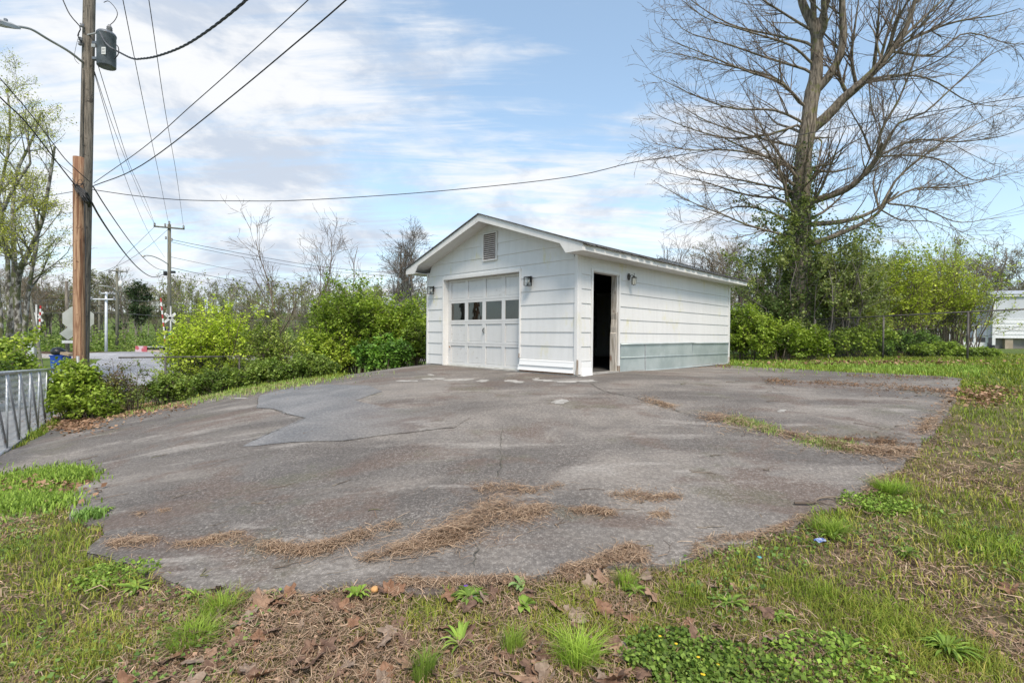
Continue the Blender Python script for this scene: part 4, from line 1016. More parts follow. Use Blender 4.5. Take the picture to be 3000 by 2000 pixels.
MB().tube([(0, 0, -.1), (0, 0, P(511, 970, 41)[2] - b[2])], .03, 6).build('post', ALU, t)
MB().box(-.42, .42, -.02, .02, -.11, .11).xf(Matrix.Translation(Vector(P(508, 976, 40.9) - b))).build('name_plate', GREENS, t)
MB().box(-.45, .45, -.02, .02, -.12, .12).xf(Matrix.Translation(Vector(P(512, 986, 40.9) - b))).build('orange_plate', ORANGE, t)
b = pole_base(97, 1052, 40)
t = thing('signal_cabinet', 'silver railway signal cabinet on a short post', 'cabinet', b)
MB().box(-.28, .28, -.2, .2, .55, 1.35).build('case', ALU, t, bevel=.02); MB().box(-.34, .34, -.26, .26, 1.3, 1.72).build('hood', ALU, t, bevel=.02)
MB().box(-.07, .07, -.07, .07, -.1, .56).build('post', ALU, t); MB().box(-.24, .24, -.215, -.203, .62, 1.25).build('door', WHITEPOLE, t)
b = pole_base(447, 1050, 52)
t = thing('loading_platform', 'low tan platform with red graffiti beside the railway', 'platform', b)
MB().box(-1.25, 1.6, -.6, .6, .3, .55).build('deck', CONC, t); MB().box(-1.2, 1.5, -.5, .5, .56, .8).build('gap_shade_block', LETTER, t); MB().box(-1.25, 1.6, -.62, .6, .8, .9).build('top_slab', ALU, t)  # black block between deck and top slab stands in for the slot's shade
MB().box(-1.3, -.1, -.68, -.63, .0, .95).build('graffiti_panel', GRAFF, t); MB().box(-1.3, 1.6, -.55, .6, -.2, .3).build('foot', CONC, t)
b = pole_base(178, 1085, 29)
t = thing('trash_bin', 'blue wheeled trash bin overflowing on the far verge', 'trash bin', b)
MB().prism([(-.28, 0), (.28, 0), (.36, .95), (-.36, .95)], 'y', -.33, .33).build('body', BLUEP, t, bevel=.03); MB().box(-.39, .39, -.36, .36, .93, 1.0).build('rim', BLUEP, t, bevel=.02)
MB().tube([(-.3, .32, .12), (.3, .32, .12)], .1, 10).build('wheel', LETTER, t)
bg_ = MB().lathe([(.05, 0), (.30, .05), (.36, .2), (.30, .38), (.14, .46), (.05, .5)], 14).xf(Matrix.Translation(Vector(b) + Vector((-.16, -.05, .98))) @ Matrix.Rotation(R_(18), 4, 'Y')).build('bin_bag', BAG, None, True)
props(bg_, 'full black bin bag lying on top of the blue bin', 'bag')
bx_ = MB().box(-.25, .25, -.2, .2, 0, .14).xf(Matrix.Translation(Vector(b) + Vector((.42, -.05, 1.0))) @ Matrix.Rotation(R_(12), 4, 'Y')).build('cardboard_box', CARD, None)
props(bx_, 'flattened cardboard box on the edge of the blue bin', 'box')

# ------------------------------------------------------------------ trailer home on the right
b = P(2908, 1005, 25); b[2] = float(zt(b[0], b[1]))
t = thing('trailer_home', 'white and grey trailer home with lapped lower siding behind the fence', 'trailer', b, R_(-24))
zt0 = P(2908, 862, 25)[2] - b[2]; zb0 = P(2908, 990, 25)[2] - b[2]
MB().box(.03, 11, .03, 3.2, zb0 + .02, zt0 - .02).build('body', TRG, t)
MB().box(-.02, .10, -.02, .03, zb0 - .35, zt0).build('corner_trim', TRW, t); MB().box(-.05, 11.1, -.06, 3.3, zt0 - .13, zt0).build('eave_trim', TRW, t)
MB().prism([(-.08, zt0), (1.6, zt0 + .28), (3.34, zt0), (3.34, zt0 - .04), (-.08, zt0 - .04)], 'x', -.08, 11.1).build('roof', TRROOF, t)
zl = zb0 + (zt0 - zb0) * .42; nbd = 5
for k_ in range(nbd):
    z0 = zb0 + (zl - zb0) * k_ / nbd; z1 = zb0 + (zl - zb0) * (k_ + 1) / nbd
    MB().prism([(-.012, z0), (.03, z0), (.03, z1), (.012, z1)], 'x', .101, 11).build('siding_board', TRW, t)
MB().box(.101, 11, .0, .03, zl, zl + .05).build('belt_trim', TRW, t)
MB().box(.2, 11, .3, 3.0, -.2, zb0 + .02).build('skirting', TRSK, t)
for k_ in range(5): MB().box(.5 + k_ * 2.2, .8 + k_ * 2.2, .05, .30, -.2, zb0).build('pier', CONC, t)
MB().box(-2.6, -.1, .3, 2.8, .02, .30).build('porch_deck', TRW, t)
for k_ in range(6): MB().box(-2.6 + k_ * .49, -2.52 + k_ * .49, .28, .36, .3, 1.1).build('porch_post', TRW, t)
MB().box(-2.6, -.1, .28, .36, 1.1, 1.18).build('porch_rail', TRW, t)

# ------------------------------------------------------------------ vegetation helpers
def unit(v): return v / (np.linalg.norm(v, axis=-1, keepdims=True) + 1e-12)

def grow(Pn, Rn, n, L, t0=.2, t1=1.0, ang=50, asd=14, K=5, up=.25, wig=.12, rr=.6, tip=.3, g=None, lsd=.3, taper_len=.5, rmin=.003, down=0.0):
    """n side shoots spread over the parent polylines (m,K,3)"""
    g = g or rng; m, Kp, _ = Pn.shape
    plen = np.linalg.norm(np.diff(Pn, axis=1), axis=2).sum(1)
    i = g.choice(m, n, p=plen / plen.sum()); t = g.uniform(t0, t1, n) * (Kp - 1)
    k_ = np.clip(t.astype(int), 0, Kp - 2); f = (t - k_)[:, None]
    p = Pn[i, k_] * (1 - f) + Pn[i, k_ + 1] * f; T = unit(Pn[i, k_ + 1] - Pn[i, k_])
    r0 = (Rn[i, k_] * (1 - f[:, 0]) + Rn[i, k_ + 1] * f[:, 0]) * rr
    q = unit(np.cross(T, unit(g.normal(size=(n, 3)))))
    a = np.radians(np.clip(g.normal(ang, asd, n), 8, 110))[:, None]
    d = unit(T * np.cos(a) + q * np.sin(a))
    ln = L * np.clip(g.normal(1, lsd, n), .3, 2.0) * (1 - taper_len * t / (Kp - 1))
    out = np.empty((n, K, 3)); out[:, 0] = p
    for s in range(1, K):
        d = unit(d + np.array([0, 0, up / (K - 1)]) - np.array([0, 0, down * s / (K - 1) ** 2]) + g.normal(0, wig, (n, 3)))
        out[:, s] = out[:, s - 1] + d * (ln / (K - 1))[:, None]
    R = np.maximum(r0[:, None] * np.linspace(1, tip, K)[None], rmin)
    return out, R

def along(Pn, n, t0=.2, t1=1.0, g=None, jit=0.0):
    g = g or rng; m, K, _ = Pn.shape; i = g.integers(0, m, n); t = g.uniform(t0, t1, n) * (K - 1)
    k_ = np.clip(t.astype(int), 0, K - 2); f = (t - k_)[:, None]
    p = Pn[i, k_] * (1 - f) + Pn[i, k_ + 1] * f
    return p + g.normal(0, jit, p.shape) if jit > 0 else p

def leaves(pos, size, cols, g=None, upb=.6, wid=.33, hang=0.0):
    """one folded diamond leaf (two triangles pairs) per point"""
    g = g or rng; n = len(pos)
    a = unit(g.normal(size=(n, 3)) * np.array([1, 1, .6]) + np.array([0, 0, -hang]))
    nn = unit(g.normal(size=(n, 3)) + np.array([0, 0, upb * 2])); b = unit(np.cross(nn, a)); nn = np.cross(a, b)
    s = (size * np.clip(g.normal(1, .28, n), .45, 1.8))[:, None]
    V = np.stack([pos, pos + a * s * .45 + b * s * wid + nn * s * .10, pos + a * s - nn * s * .08, pos + a * s * .45 - b * s * wid + nn * s * .10], 1).reshape(-1, 3)
    i = np.arange(n)[:, None] * 4
    F_ = np.concatenate([i + np.array([[0, 1, 2]]), i + np.array([[0, 2, 3]])])
    return V, F_, np.repeat(cols, 4, axis=0)

def pal(n, cs, g=None, jit=.18, pos=None):
    """colours blended between palette entries, in patches where positions are given"""
    g = g or rng; cs = np.array(cs, float)
    u = g.random(n) if pos is None else np.clip(.5 * g.random(n) + .9 * vnoise(pos[:, 0] + pos[:, 2] * .7, pos[:, 1] + pos[:, 2] * .6, 2.2, 4) - .2, 0, .999)
    k_ = u * (len(cs) - 1); i = np.clip(k_.astype(int), 0, len(cs) - 2); f = (k_ - i)[:, None]
    c = cs[i] * (1 - f) + cs[i + 1] * f
    return np.clip(1.7 * c * np.clip(g.normal(1, jit, (n, 1)), .5, 1.7), 0, 1)

def join(parts):
    V = []; Fs = {}; o = 0
    for v, fs in parts:
        V.append(v)
        for f in (fs if isinstance(fs, list) else [fs]): Fs.setdefault(f.shape[1], []).append(f + o)
        o += len(v)
    return np.vstack(V), [np.vstack(f) for f in Fs.values()]

GREEN = [(.080, .118, .016), (.145, .205, .026), (.225, .285, .042)]
YELLOWG = [(.19, .25, .025), (.30, .37, .04), (.40, .45, .07)]
DARKG = [(.035, .055, .016), (.065, .10, .026), (.12, .15, .05)]
OLIVE = [(.075, .10, .026), (.135, .165, .048), (.23, .25, .10)]
LOWG = [(.055, .09, .016), (.10, .15, .026), (.17, .22, .045)]
SPRING = [(.10, .15, .02), (.19, .26, .03), (.29, .34, .05)]

def shrub(name, label, cat, px, d, wpx, ptop, depth, stems, nl, ls, cs, seed, bark=TWIG, pbase=None, group=None, spread=1.0, topbias=.5, low=0.0, twigs=1.0, hang=.2, zb=None):
    """a bush centred on photo column px at distance d; wide wpx pixels, reaching up to row ptop"""
    g = np.random.default_rng(seed); c = P(px, 1000, d); base = np.array([c[0], c[1], float(zt(c[0], c[1])) - .03 if zb is None else zb])
    Wd = wpx / F * d * .5; H = P(px, ptop, d)[2] - base[2]
    t = thing(name, label, cat, base, 0, group)
    K = 7; ph = g.uniform(0, 2 * np.pi, stems); ro = np.sqrt(g.random(stems))
    ex = np.c_[Wd * ro * np.cos(ph) * .78, depth * .5 * ro * np.sin(ph) * .8]
    hz = H * np.sqrt(np.clip(1 - .62 * ro ** 2, .1, 1)) * g.uniform(.62, .97, stems)
    b0 = ex * g.uniform(.25, .65, (stems, 1)) * spread + g.normal(0, .05, (stems, 2))
    s = np.linspace(0, 1, K)[None, :, None]
    Pn = np.concatenate([b0[:, None] + (ex - b0)[:, None] * s ** 1.5, (hz[:, None, None] * (s ** .85))], 2)
    Pn[:, 1:] += np.cumsum(g.normal(0, .018 * H, (stems, K - 1, 3)), axis=1)
    r0 = g.uniform(.006, .013, stems) * (.6 + .35 * H); Rn = r0[:, None] * np.linspace(1, .3, K)[None]
    n2 = int(stems * 7 * twigs); P2, R2 = grow(Pn, Rn, n2, .36 * H, .18 + low * 0, 1, 55, 18, 5, .35, .14, .6, .35, g, rmin=.003)
    nl = int(nl * 1.22); ls = ls * 1.10; n3 = int(n2 * 2.4); P3, R3 = grow(P2, R2, n3, .18 * H, .15, 1, 52, 18, 3, .2, .16, .6, .4, g, rmin=.0025)
    np_mesh('stem', *join([tubes(Pn, Rn, 5), tubes(P2, R2, 3), tubes(P3, R3, 3)]), bark, t)
    pos = np.vstack([along(P3, int(nl * .72), .1, 1.0, g, ls * .5), along(P2, nl - int(nl * .72), .3, 1, g, ls * .6)])
    # keep inside an uneven outline
    q = (pos / np.array([Wd, depth * .5, H])); rad = np.hypot(q[:, 0], q[:, 1])
    keep = (q[:, 2] > .02) & (rad < 1.25) & (q[:, 2] < 1.08)
    pos = pos[keep]
    V, F_, C = leaves(pos, ls, pal(len(pos), cs, g, .2, pos + base), g, 1.1, .36, hang)
    fo = np_mesh('foliage', V, F_, LEAF, t, C); fo['kind'] = 'stuff'
    return t

# ------------------------------------------------------------------ hedge left of the garage
HG = 'shrubs of the hedge left of the garage'
shrub('ivy_bush', 'dense bright green bush swallowing the aluminium fence post', 'bush', 218, 11.6, 150, 1066, 1.3, 34, 6500, .075, GREEN, 11, group=HG)
shrub('ivy_bush', 'low leafy bush spilling between the gate and the fence post', 'bush', 275, 11.4, 130, 1130, 1.1, 20, 2600, .065, GREEN, 12, group=HG)
shrub('bramble', 'sparse reddish bramble tangled through the rusty fence', 'bramble', 315, 12.1, 140, 1046, .9, 26, 1300, .05, [(.09, .035, .025), (.12, .10, .03), (.13, .17, .04)], 13, group=HG, twigs=.8)
shrub('bramble', 'thin bare briars leaning on the fence rail', 'bramble', 395, 12.3, 150, 1062, .9, 18, 700, .05, [(.08, .05, .03), (.10, .13, .03), (.13, .18, .04)], 14, group=HG, twigs=.7)
shrub('low_shrub', 'low dark green shrub beside the heap of cut sticks', 'shrub', 500, 12.6, 200, 1086, 1.2, 30, 4600, .055, LOWG, 15, group=HG)
shrub('low_shrub', 'low dark shrub under the yellow green bush', 'shrub', 640, 12.8, 240, 1075, 1.2, 36, 5500, .055, LOWG, 16, group=HG)
shrub('low_shrub', 'low dark shrub in the middle of the hedge foot', 'shrub', 790, 13.0, 220, 1052, 1.2, 36, 6000, .055, LOWG, 17, group=HG)
shrub('low_shrub', 'low tangled shrub before the tall green thicket', 'shrub', 915, 13.4, 190, 1035, 1.2, 34, 5200, .055, LOWG, 18, group=HG)
shrub('flowering_shrub', 'airy yellow green shrub just coming into leaf', 'shrub', 640, 14.4, 320, 890, 2.2, 38, 13500, .058, YELLOWG, 19, group=HG, hang=0)
shrub('flowering_shrub', 'pale leaved shoot standing up beside the yellow green shrub', 'shrub', 545, 14.0, 150, 905, 1.2, 20, 4800, .055, YELLOWG, 20, group=HG, hang=0)
shrub('flowering_shrub', 'thin pale shrub between the yellow bush and the thicket', 'shrub', 800, 14.6, 200, 935, 1.4, 28, 6000, .055, [(.10, .14, .03), (.17, .22, .04), (.27, .31, .07)], 21, group=HG, hang=0)
shrub('green_thicket', 'tall dense fresh green thicket against the garage wall', 'thicket', 1045, 16.2, 300, 812, 2.6, 50, 19000, .080, GREEN, 22, group=HG)
shrub('green_thicket', 'highest leafy top of the fresh green thicket', 'thicket', 1030, 17.6, 180, 770, 1.8, 24, 5200, .075, GREEN, 23, group=HG)
shrub('green_thicket', 'rounded green bush tucked behind the garage corner', 'thicket', 1195, 16.8, 200, 870, 2.2, 38, 12500, .080, GREEN, 24, group=HG)
shrub('green_thicket', 'low leafy bush at the slab edge by the garage', 'thicket', 1130, 14.6, 250, 985, 1.6, 36, 8500, .075, [(.05, .10, .02), (.10, .19, .03), (.16, .27, .045)], 25, group=HG)
shrub('green_thicket', 'leafy bush pressed against the garage corner board', 'thicket', 1222, 15.4, 130, 925, 1.2, 26, 5000, .075, GREEN, 27, group=HG)
shrub('green_thicket', 'light green sprig bush in front of the thicket', 'thicket', 960, 15.2, 160, 950, 1.4, 26, 5200, .07, SPRING, 26, group=HG)
# heap of cut sticks
g = np.random.default_rng(31); bq = gnd([455], [1185])[0]
t = thing('brush_heap', 'heap of cut brown sticks leaning on the rusty fence', 'brush heap', bq)
tipx = g.normal(0, .45, 46); st = np.stack([np.c_[g.normal(.0, .30, 46), g.normal(.15, .2, 46), np.zeros(46)], np.c_[tipx * .6, g.normal(.45, .2, 46), g.uniform(.25, .55, 46)], np.c_[tipx * 1.2, g.normal(.75, .25, 46), g.uniform(.25, 1.0, 46)]], 1)
st += g.normal(0, .03, st.shape); np_mesh('stick', *tubes(st, np.full((46, 3), .008) * g.uniform(.5, 1.5, (46, 1)), 4), TWIGG, t)
t2 = MB().tube(spline([(.25, .9, .95), (.2, .7, .6), (.15, .5, .35), (.25, .2, .0)], 8), .02, 6).build('forked_branch', TWIG, t)

# leafy tip reaching in from the left, over the gate, and the bush behind it
shrub('corner_bush', 'dark green bush beyond the gate at the foot of the mossy tree', 'bush', 5, 17, 190, 985, 2.0, 34, 7000, .09, GREEN, 33)
shrub('corner_bush', 'lower grassy bush beyond the gate rail', 'bush', -40, 15, 220, 1055, 1.6, 26, 3600, .09, [(.04, .07, .015), (.09, .14, .025)], 34)

# ------------------------------------------------------------------ generic trees
def make_tree(name, label, cat, base, H, spread, r0, n1, n2, n3, seed, bark, twig, nl=0, ls=.1, cs=GREEN, group=None, t0=.3, ang=45, up=.4, trunks=1, n4=0, rmin=.006, bl=0.42, lean=0.0, trunkpts=None):
    g = np.random.default_rng(seed); t = thing(name, label, cat, base, 0, group); K = 10
    TP = np.zeros((trunks, K, 3))
    for k_ in range(trunks):
        dx, dy = (g.normal(0, .22 * spread, 2) if trunks > 1 else g.normal(0, .04, 2) * H)
        s = np.linspace(0, 1, K); TP[k_] = np.c_[dx * s ** 1.4 + lean * s, dy * s ** 1.4, H * .92 * s * (1 if k_ == 0 else g.uniform(.75, 1))]
        if trunks > 1: TP[k_, :, :2] += g.normal(0, .18, 2)
        TP[k_, 1:] += np.cumsum(g.normal(0, .012 * H, (K - 1, 3)), axis=0) * np.array([1, 1, 0])
    TP[:, 0, 2] = -.2
    TR = r0 * np.linspace(1, .2, K)[None] ** .9 * np.ones((trunks, 1))
    P1, R1 = grow(TP, TR, n1, bl * H * spread, t0, .98, ang, 12, 7, up, .09, .6, .25, g, taper_len=.55, rmin=rmin * 1.5)
    np_mesh('trunk', *join([tubes(TP, TR, 8), tubes(P1, R1, 5)]), bark, t, smoothed=True)
    P2, R2 = grow(P1, R1, n2, .20 * H * spread, .2, 1, 42, 14, 5, .25, .12, .6, .35, g, rmin=rmin)
    P3, R3 = grow(P2, R2, n3, .10 * H * spread, .15, 1, 40, 15, 4, .12, .14, .6, .5, g, rmin=rmin)
    parts = [tubes(P2, R2, 3), tubes(P3, R3, 3)]; lastP = P3
    if n4:
        P4, R4 = grow(P3, R3, n4, .055 * H * spread, .1, 1, 40, 15, 3, .1, .15, .7, .6, g, rmin=rmin * .8); parts.append(tubes(P4, R4, 3)); lastP = P4
    np_mesh('crown', *join(parts), twig, t)
    if nl:
        pos = along(lastP, nl, .1, 1, g, ls * .6); V, F_, C = leaves(pos, ls, pal(nl, cs, g, .2, pos), g)
        fo = np_mesh('foliage', V, F_, LEAF, t, C); fo['kind'] = 'stuff'
    return t
def copy_tree(src, loc, rz, sc, label=None, group=None):
    r = src.copy(); COL.objects.link(r); r.location = loc; r.rotation_euler = (0, 0, rz); r.scale = (sc[0], sc[0], sc[1])
    if label: r['label'] = label
    if group: r['group'] = group
    for ch in src.children:
        c = ch.copy(); COL.objects.link(c); c.parent = r
    return r
def base_at(px, d):
    q = P(px, 1000, d); return np.array([q[0], q[1], float(zt(q[0], q[1])) - .05])

# bare saplings standing in the hedge
def sapling(px, d, ptop, label, seed, lean=0.0, sp=.8, n=14):
    b = base_at(px, d); H = P(px, ptop, d)[2] - b[2]
    return make_tree('bare_sapling', label, 'sapling', b, H, sp, .045, n, n * 5, n * 14, seed, TWIG, TWIG, 0, group='bare saplings in the hedge', t0=.35, ang=34, up=.5, rmin=.004, lean=lean, bl=.40)
sapling(868, 17.5, 672, 'tall bare sapling leaning over the middle of the hedge', 51, -1.0, .8, 16)
sapling(905, 18.5, 745, 'short bare sapling crossing behind the leaning one', 52, .3, .8, 12)
sapling(945, 17.8, 665, 'straight bare sapling rising out of the green thicket', 53, .0, .75, 16)
sapling(1025, 19.5, 690, 'thin bare whip above the top of the thicket', 54, .2, .6, 10)
sapling(1100, 20, 715, 'bare forked sapling behind the thicket top', 55, .8, .7, 12)
b = base_at(1178, 30)
make_tree('sycamore', 'pale barked bare tree with a rounded crown behind the garage eave', 'tree', b, P(1180, 705, 30)[2] - b[2], 1.0, .16, 20, 170, 900, 56, SYCA, TWIGG, 0, t0=.3, ang=42, up=.5, trunks=4, n4=2600, rmin=.007, bl=.33)
b = base_at(1262, 24)
make_tree('bare_sapling', 'dark bare stem close beside the garage wall', 'sapling', b, P(1262, 800, 24)[2] - b[2], .7, .06, 12, 60, 200, 57, TWIG, TWIG, 0, group='bare saplings in the hedge', t0=.3, ang=38, up=.5, rmin=.005)

# mossy multi-stemmed tree across the street on the left
g = np.random.default_rng(60)
bt = base_at(40, 23); mt_ = thing('mossy_tree', 'tall mossy pale barked tree with several stems and first yellow leaves', 'tree', bt)
def tp(lst, d=23): return np.array([P(a, b, d + dd) - bt for a, b, dd in lst])
stems = [[(50,1070,0),(55,960,0),(48,880,0),(58,790,-.3),(95,720,-.6),(125,640,-.8),(135,590,-.8),(150,500,-1),(160,430,-1)],
         [(22,1070,0),(30,950,.2),(40,860,.4),(42,780,.5),(40,700,.6),(38,600,.8),(50,500,1),(95,410,1.2),(120,330,1.2)],
         [(40,1080,.5),(35,960,.7),(22,860,.9),(25,780,1.2),(10,690,1.4),(-5,580,1.5),(20,470,1.6),(30,350,1.6),(20,260,1.6)],
         [(5,1070,-.4),(0,930,-.5),(-10,800,-.6),(-8,690,-.8),(15,600,-1),(60,520,-1.2),(90,470,-1.2),(70,360,-1.3)],
         [(62,1070,-.4),(72,960,-.4),(80,880,-.5),(92,800,-.6),(110,700,-.6),(95,600,-.8),(60,540,-1)]]
SP = np.array([spline(tp(s), 14) for s in stems]); SP[:, 0, 2] = -.2
SR = np.array([.17, .15, .13, .12, .12])[:, None] * np.linspace(1, .26, 14)[None]
np_mesh('trunk', *tubes(SP, SR, 10), BARKW, mt_, smoothed=True)
P1, R1 = grow(SP, SR, 46, 2.6, .35, 1, 42, 12, 7, .6, .10, .55, .25, g, taper_len=.4)
P2, R2 = grow(P1, R1, 260, 1.3, .2, 1, 45, 14, 5, .35, .12, .6, .35, g, rmin=.008)
P3, R3 = grow(P2, R2, 1500, .65, .15, 1, 42, 15, 4, .1, .15, .6, .5, g, rmin=.006)
np_mesh('crown', *join([tubes(P1, R1, 5), tubes(P2, R2, 4), tubes(P3, R3, 3)]), BARKW, mt_)
pos = np.vstack([along(P3, 17000, .1, 1, g, .12), along(P2, 2500, .3, 1, g, .10)])
V, F_, C = leaves(pos, .065, pal(len(pos), [(.16, .16, .03), (.26, .27, .045), (.35, .37, .07)], g, .2), g)
fo = np_mesh('foliage', V, F_, LEAF, mt_, C); fo['kind'] = 'stuff'
# spray of new leaves hanging in above the gate
b = base_at(10, 12.5); lt = thing('leafy_spray', 'fresh green leafy branch reaching across above the gate', 'branch', b)
br = spline([(-1.6, .4, P(-160, 1090, 12.5)[2] - b[2]), P(20, 1040, 12.3) - b, P(70, 1010, 12.2) - b, P(118, 972, 12.1) - b], 12)
br2 = spline([(-1.4, .2, P(-140, 1010, 12.5)[2] - b[2]), P(0, 1010, 12.4) - b, P(50, 1000, 12.3) - b, P(90, 1005, 12.3) - b], 12)
BP = np.array([br, br2]); BR = np.full((2, 12), 1.) * np.linspace(.014, .004, 12)[None]
T1, TR1 = grow(BP, BR, 26, .35, .35, 1, 45, 12, 4, .2, .1, .6, .4, g)
stemm = MB().tube(spline([(-1.7, .5, -.1), (-1.75, .45, .6), tuple(br[0])], 8), .03, 6)
np_mesh('stem', *join([tubes(BP, BR, 5), tubes(T1, TR1, 3)]), TWIG, lt); stemm.build('main_stem', TWIG, lt)
pos = np.vstack([along(T1, 420, .1, 1, g, .03), along(BP, 120, .4, 1, g, .03)]); V, F_, C = leaves(pos, .085, pal(len(pos), SPRING, g), g)
fo = np_mesh('foliage', V, F_, LEAF, lt, C); fo['kind'] = 'stuff'

# ------------------------------------------------------------------ the big bare tree right of the garage
g = np.random.default_rng(70); D0 = 18.6
bb = base_at(2346, D0); big = thing('big_bare_tree', 'large bare tree with ivy round its trunk behind the garage', 'tree', bb)
def zz(lst, d1=0.0):
    """limb points in zoom pixels (origin 1850,0; scale .489) with depth drifting to d1"""
    n = len(lst); return np.array([P(1850 + a * .489, b * .489, D0 + d1 * i / (n - 1)) - bb for i, (a, b) in enumerate(lst)])
trunk = np.vstack([[(0, 0, -.25), (0, 0, .3)], np.array([P(x, y, D0) - bb for x, y in [(2346,930),(2344,768),(2346,615),(2349,538),(2356,440),(2368,367),(2376,293),(2391,220),(2393,122),(2385,60)]])])
TP = spline(trunk, 30); TR = np.interp(np.linspace(0, 1, 30), [0, .04, .12, .45, .65, .8, 1], [.62, .48, .40, .34, .30, .27, .18])
TR = TR * .93 * (1 + .05 * np.sin(np.arange(30) * 1.7))
leaders = [zz([(1085,150),(1040,60),(1010,-40),(985,-250),(960,-500)], .6), zz([(1095,180),(1090,40),(1085,-80),(1100,-400)], -.6), zz([(1110,230),(1150,80),(1190,-60),(1230,-420)], .8), zz([(1105,280),(1160,150),(1150,0),(1180,-300)], -1.2),
           zz([(1080,560),(1140,510),(1200,430),(1250,330),(1270,200),(1262,0),(1290,-250)], -.8)]
limbs = [(zz([(1085,770),(1180,690),(1270,590),(1330,540),(1450,430),(1560,300),(1640,180),(1700,0)], -1.5), .21),
         (zz([(1060,1215),(1200,1170),(1300,1130),(1380,1060),(1470,940),(1500,860)], -1.8), .145),
         (zz([(1040,1350),(1200,1335),(1300,1320),(1420,1280),(1520,1220),(1600,1150)], 1.2), .115),
         (zz([(1030,1480),(1200,1420),(1400,1330),(1500,1250),(1560,1150)], -1.0), .12),
         (zz([(1100,1000),(1200,985),(1230,960),(1260,900)], -1.5), .05), (zz([(1080,1020),(1200,1030),(1300,1010),(1350,990)], .8), .06),
         (zz([(1100,830),(1140,850),(1125,930),(1130,990)], -.6), .04), (zz([(1110,825),(1160,826),(1208,824)], -.3), .05)]
left = [zz(l, dd) for l, dd in [
  ([(1070,370),(950,270),(700,190),(450,110),(300,0)], -1.5), ([(1060,260),(850,210),(600,150),(380,20),(250,-90)], 1.6), ([(1030,630),(900,500),(700,430),(450,330),(180,220)], -2.4),
  ([(1010,620),(870,470),(600,400),(300,330),(110,300)], 1.8), ([(1000,720),(850,660),(600,650),(350,560),(110,440)], -1.2), ([(1000,750),(850,800),(600,830),(350,770),(110,670)], .6),
  ([(980,1010),(850,950),(600,900),(350,900),(130,860)], -2.0), ([(960,1250),(880,1190),(700,1170),(400,1080),(190,1030)], 1.0), ([(950,1420),(700,1350),(560,1290),(380,1220),(190,1120)], -1.4),
  ([(990,880),(850,850),(600,780),(400,700),(200,560)], 2.4), ([(1040,160),(880,60),(700,-60),(520,-220)], -.6), ([(1050,420),(820,350),(560,260),(330,190),(200,60)], .2),
  ([(960,1150),(800,1110),(560,1060),(330,1010),(230,930)], -.4), ([(950,1330),(800,1260),(620,1240),(400,1330),(300,1350)], .6)]]
def to_trunk(l, sink):
    z0 = l[0][2] - sink; c = np.array([np.interp(z0, TP[:, 2], TP[:, k]) for k in (0, 1)] + [z0]); return np.vstack([c, l])
limbs = [(to_trunk(l, .25), r) if i != 7 else (to_trunk(l, .0), r) for i, (l, r) in enumerate(limbs)]
left = [to_trunk(l, .22) for l in left]
leaders = [to_trunk(l, .5) for l in leaders]
limR = [(np.linspace(1, .30, 14) * r) for _, r in limbs]
LP = np.array([spline(l, 14) for l, _ in limbs]); LR = np.array(limR)
UP = np.array([spline(l, 14) for l in leaders]); UR = np.array([.17, .12, .14, .12, .17])[:, None] * np.linspace(1, .45, 14)[None]
FP = np.array([spline(l, 14) for l in left]); FR = np.full((len(left), 1), .052) * np.linspace(1, .14, 14)[None]
# sprays leaving the two right-hand limb ends and the lower limb, as the photo shows them
sp_pts = [([(1470,940),(1500,780),(1600,600),(1680,400),(1760,150),(1810,0)], -1.6, .05), ([(1480,930),(1600,740),(1750,680),(1950,500),(2150,330),(2340,250)], -2.2, .05), ([(1490,930),(1700,840),(1950,850),(2200,820),(2352,770)], -2.5, .045),
  ([(1480,940),(1650,930),(1850,960),(2050,1080),(2300,1010)], .5, .04), ([(1440,930),(1380,780),(1300,640),(1290,560)], -1, .045), ([(1500,1230),(1600,1060),(1800,900),(2000,780),(2350,610)], 1.2, .05), ([(1480,1240),(1450,1100),(1480,980),(1520,860)], 1.0, .04),
  ([(1520,1220),(1700,1130),(1950,1120),(2200,1060),(2352,1020)], 1.5, .045), ([(1540,1220),(1750,1250),(1950,1330),(2150,1310),(2250,1290)], .4, .035), ([(1450,430),(1470,250),(1480,100),(1500,-150)], -1.4, .07), ([(1350,530),(1320,350),(1340,150),(1380,-120)], -1.0, .07),
  ([(1300,580),(1250,470),(1240,350),(1300,200)], -.6, .08), ([(1540,320),(1580,150),(1660,0),(1760,-200)], -1.8, .07), ([(1560,300),(1750,200),(1950,130),(2200,90),(2330,50)], -1.6, .06), ([(1480,400),(1540,180),(1600,0),(1650,-200)], -.6, .06),
  ([(1560,310),(1800,330),(2000,200),(2250,260),(2352,260)], -.4, .05), ([(1420,460),(1440,650),(1490,780),(1500,930)], -1.2, .03), ([(1600,250),(1780,80),(1950,-80),(2150,-260)], .6, .06), ([(1400,480),(1600,450),(1800,480),(2050,620),(2352,640)], 1.4, .045), ([(1500,1260),(1620,1320),(1800,1330),(2050,1420)], .6, .03)]
QP = np.array([spline(zz(l, d1 + 0), 14) for l, d1, r in sp_pts]); QR = np.array([r * np.linspace(1, .16, 14) for _, _, r in sp_pts])
for a, b_ in ((QP, LP),):
    pass
np_mesh('trunk', *join([tubes(TP[None], TR[None], 18), tubes(UP, UR, 10), tubes(LP, LR, 12)]), BARK, big, smoothed=True)
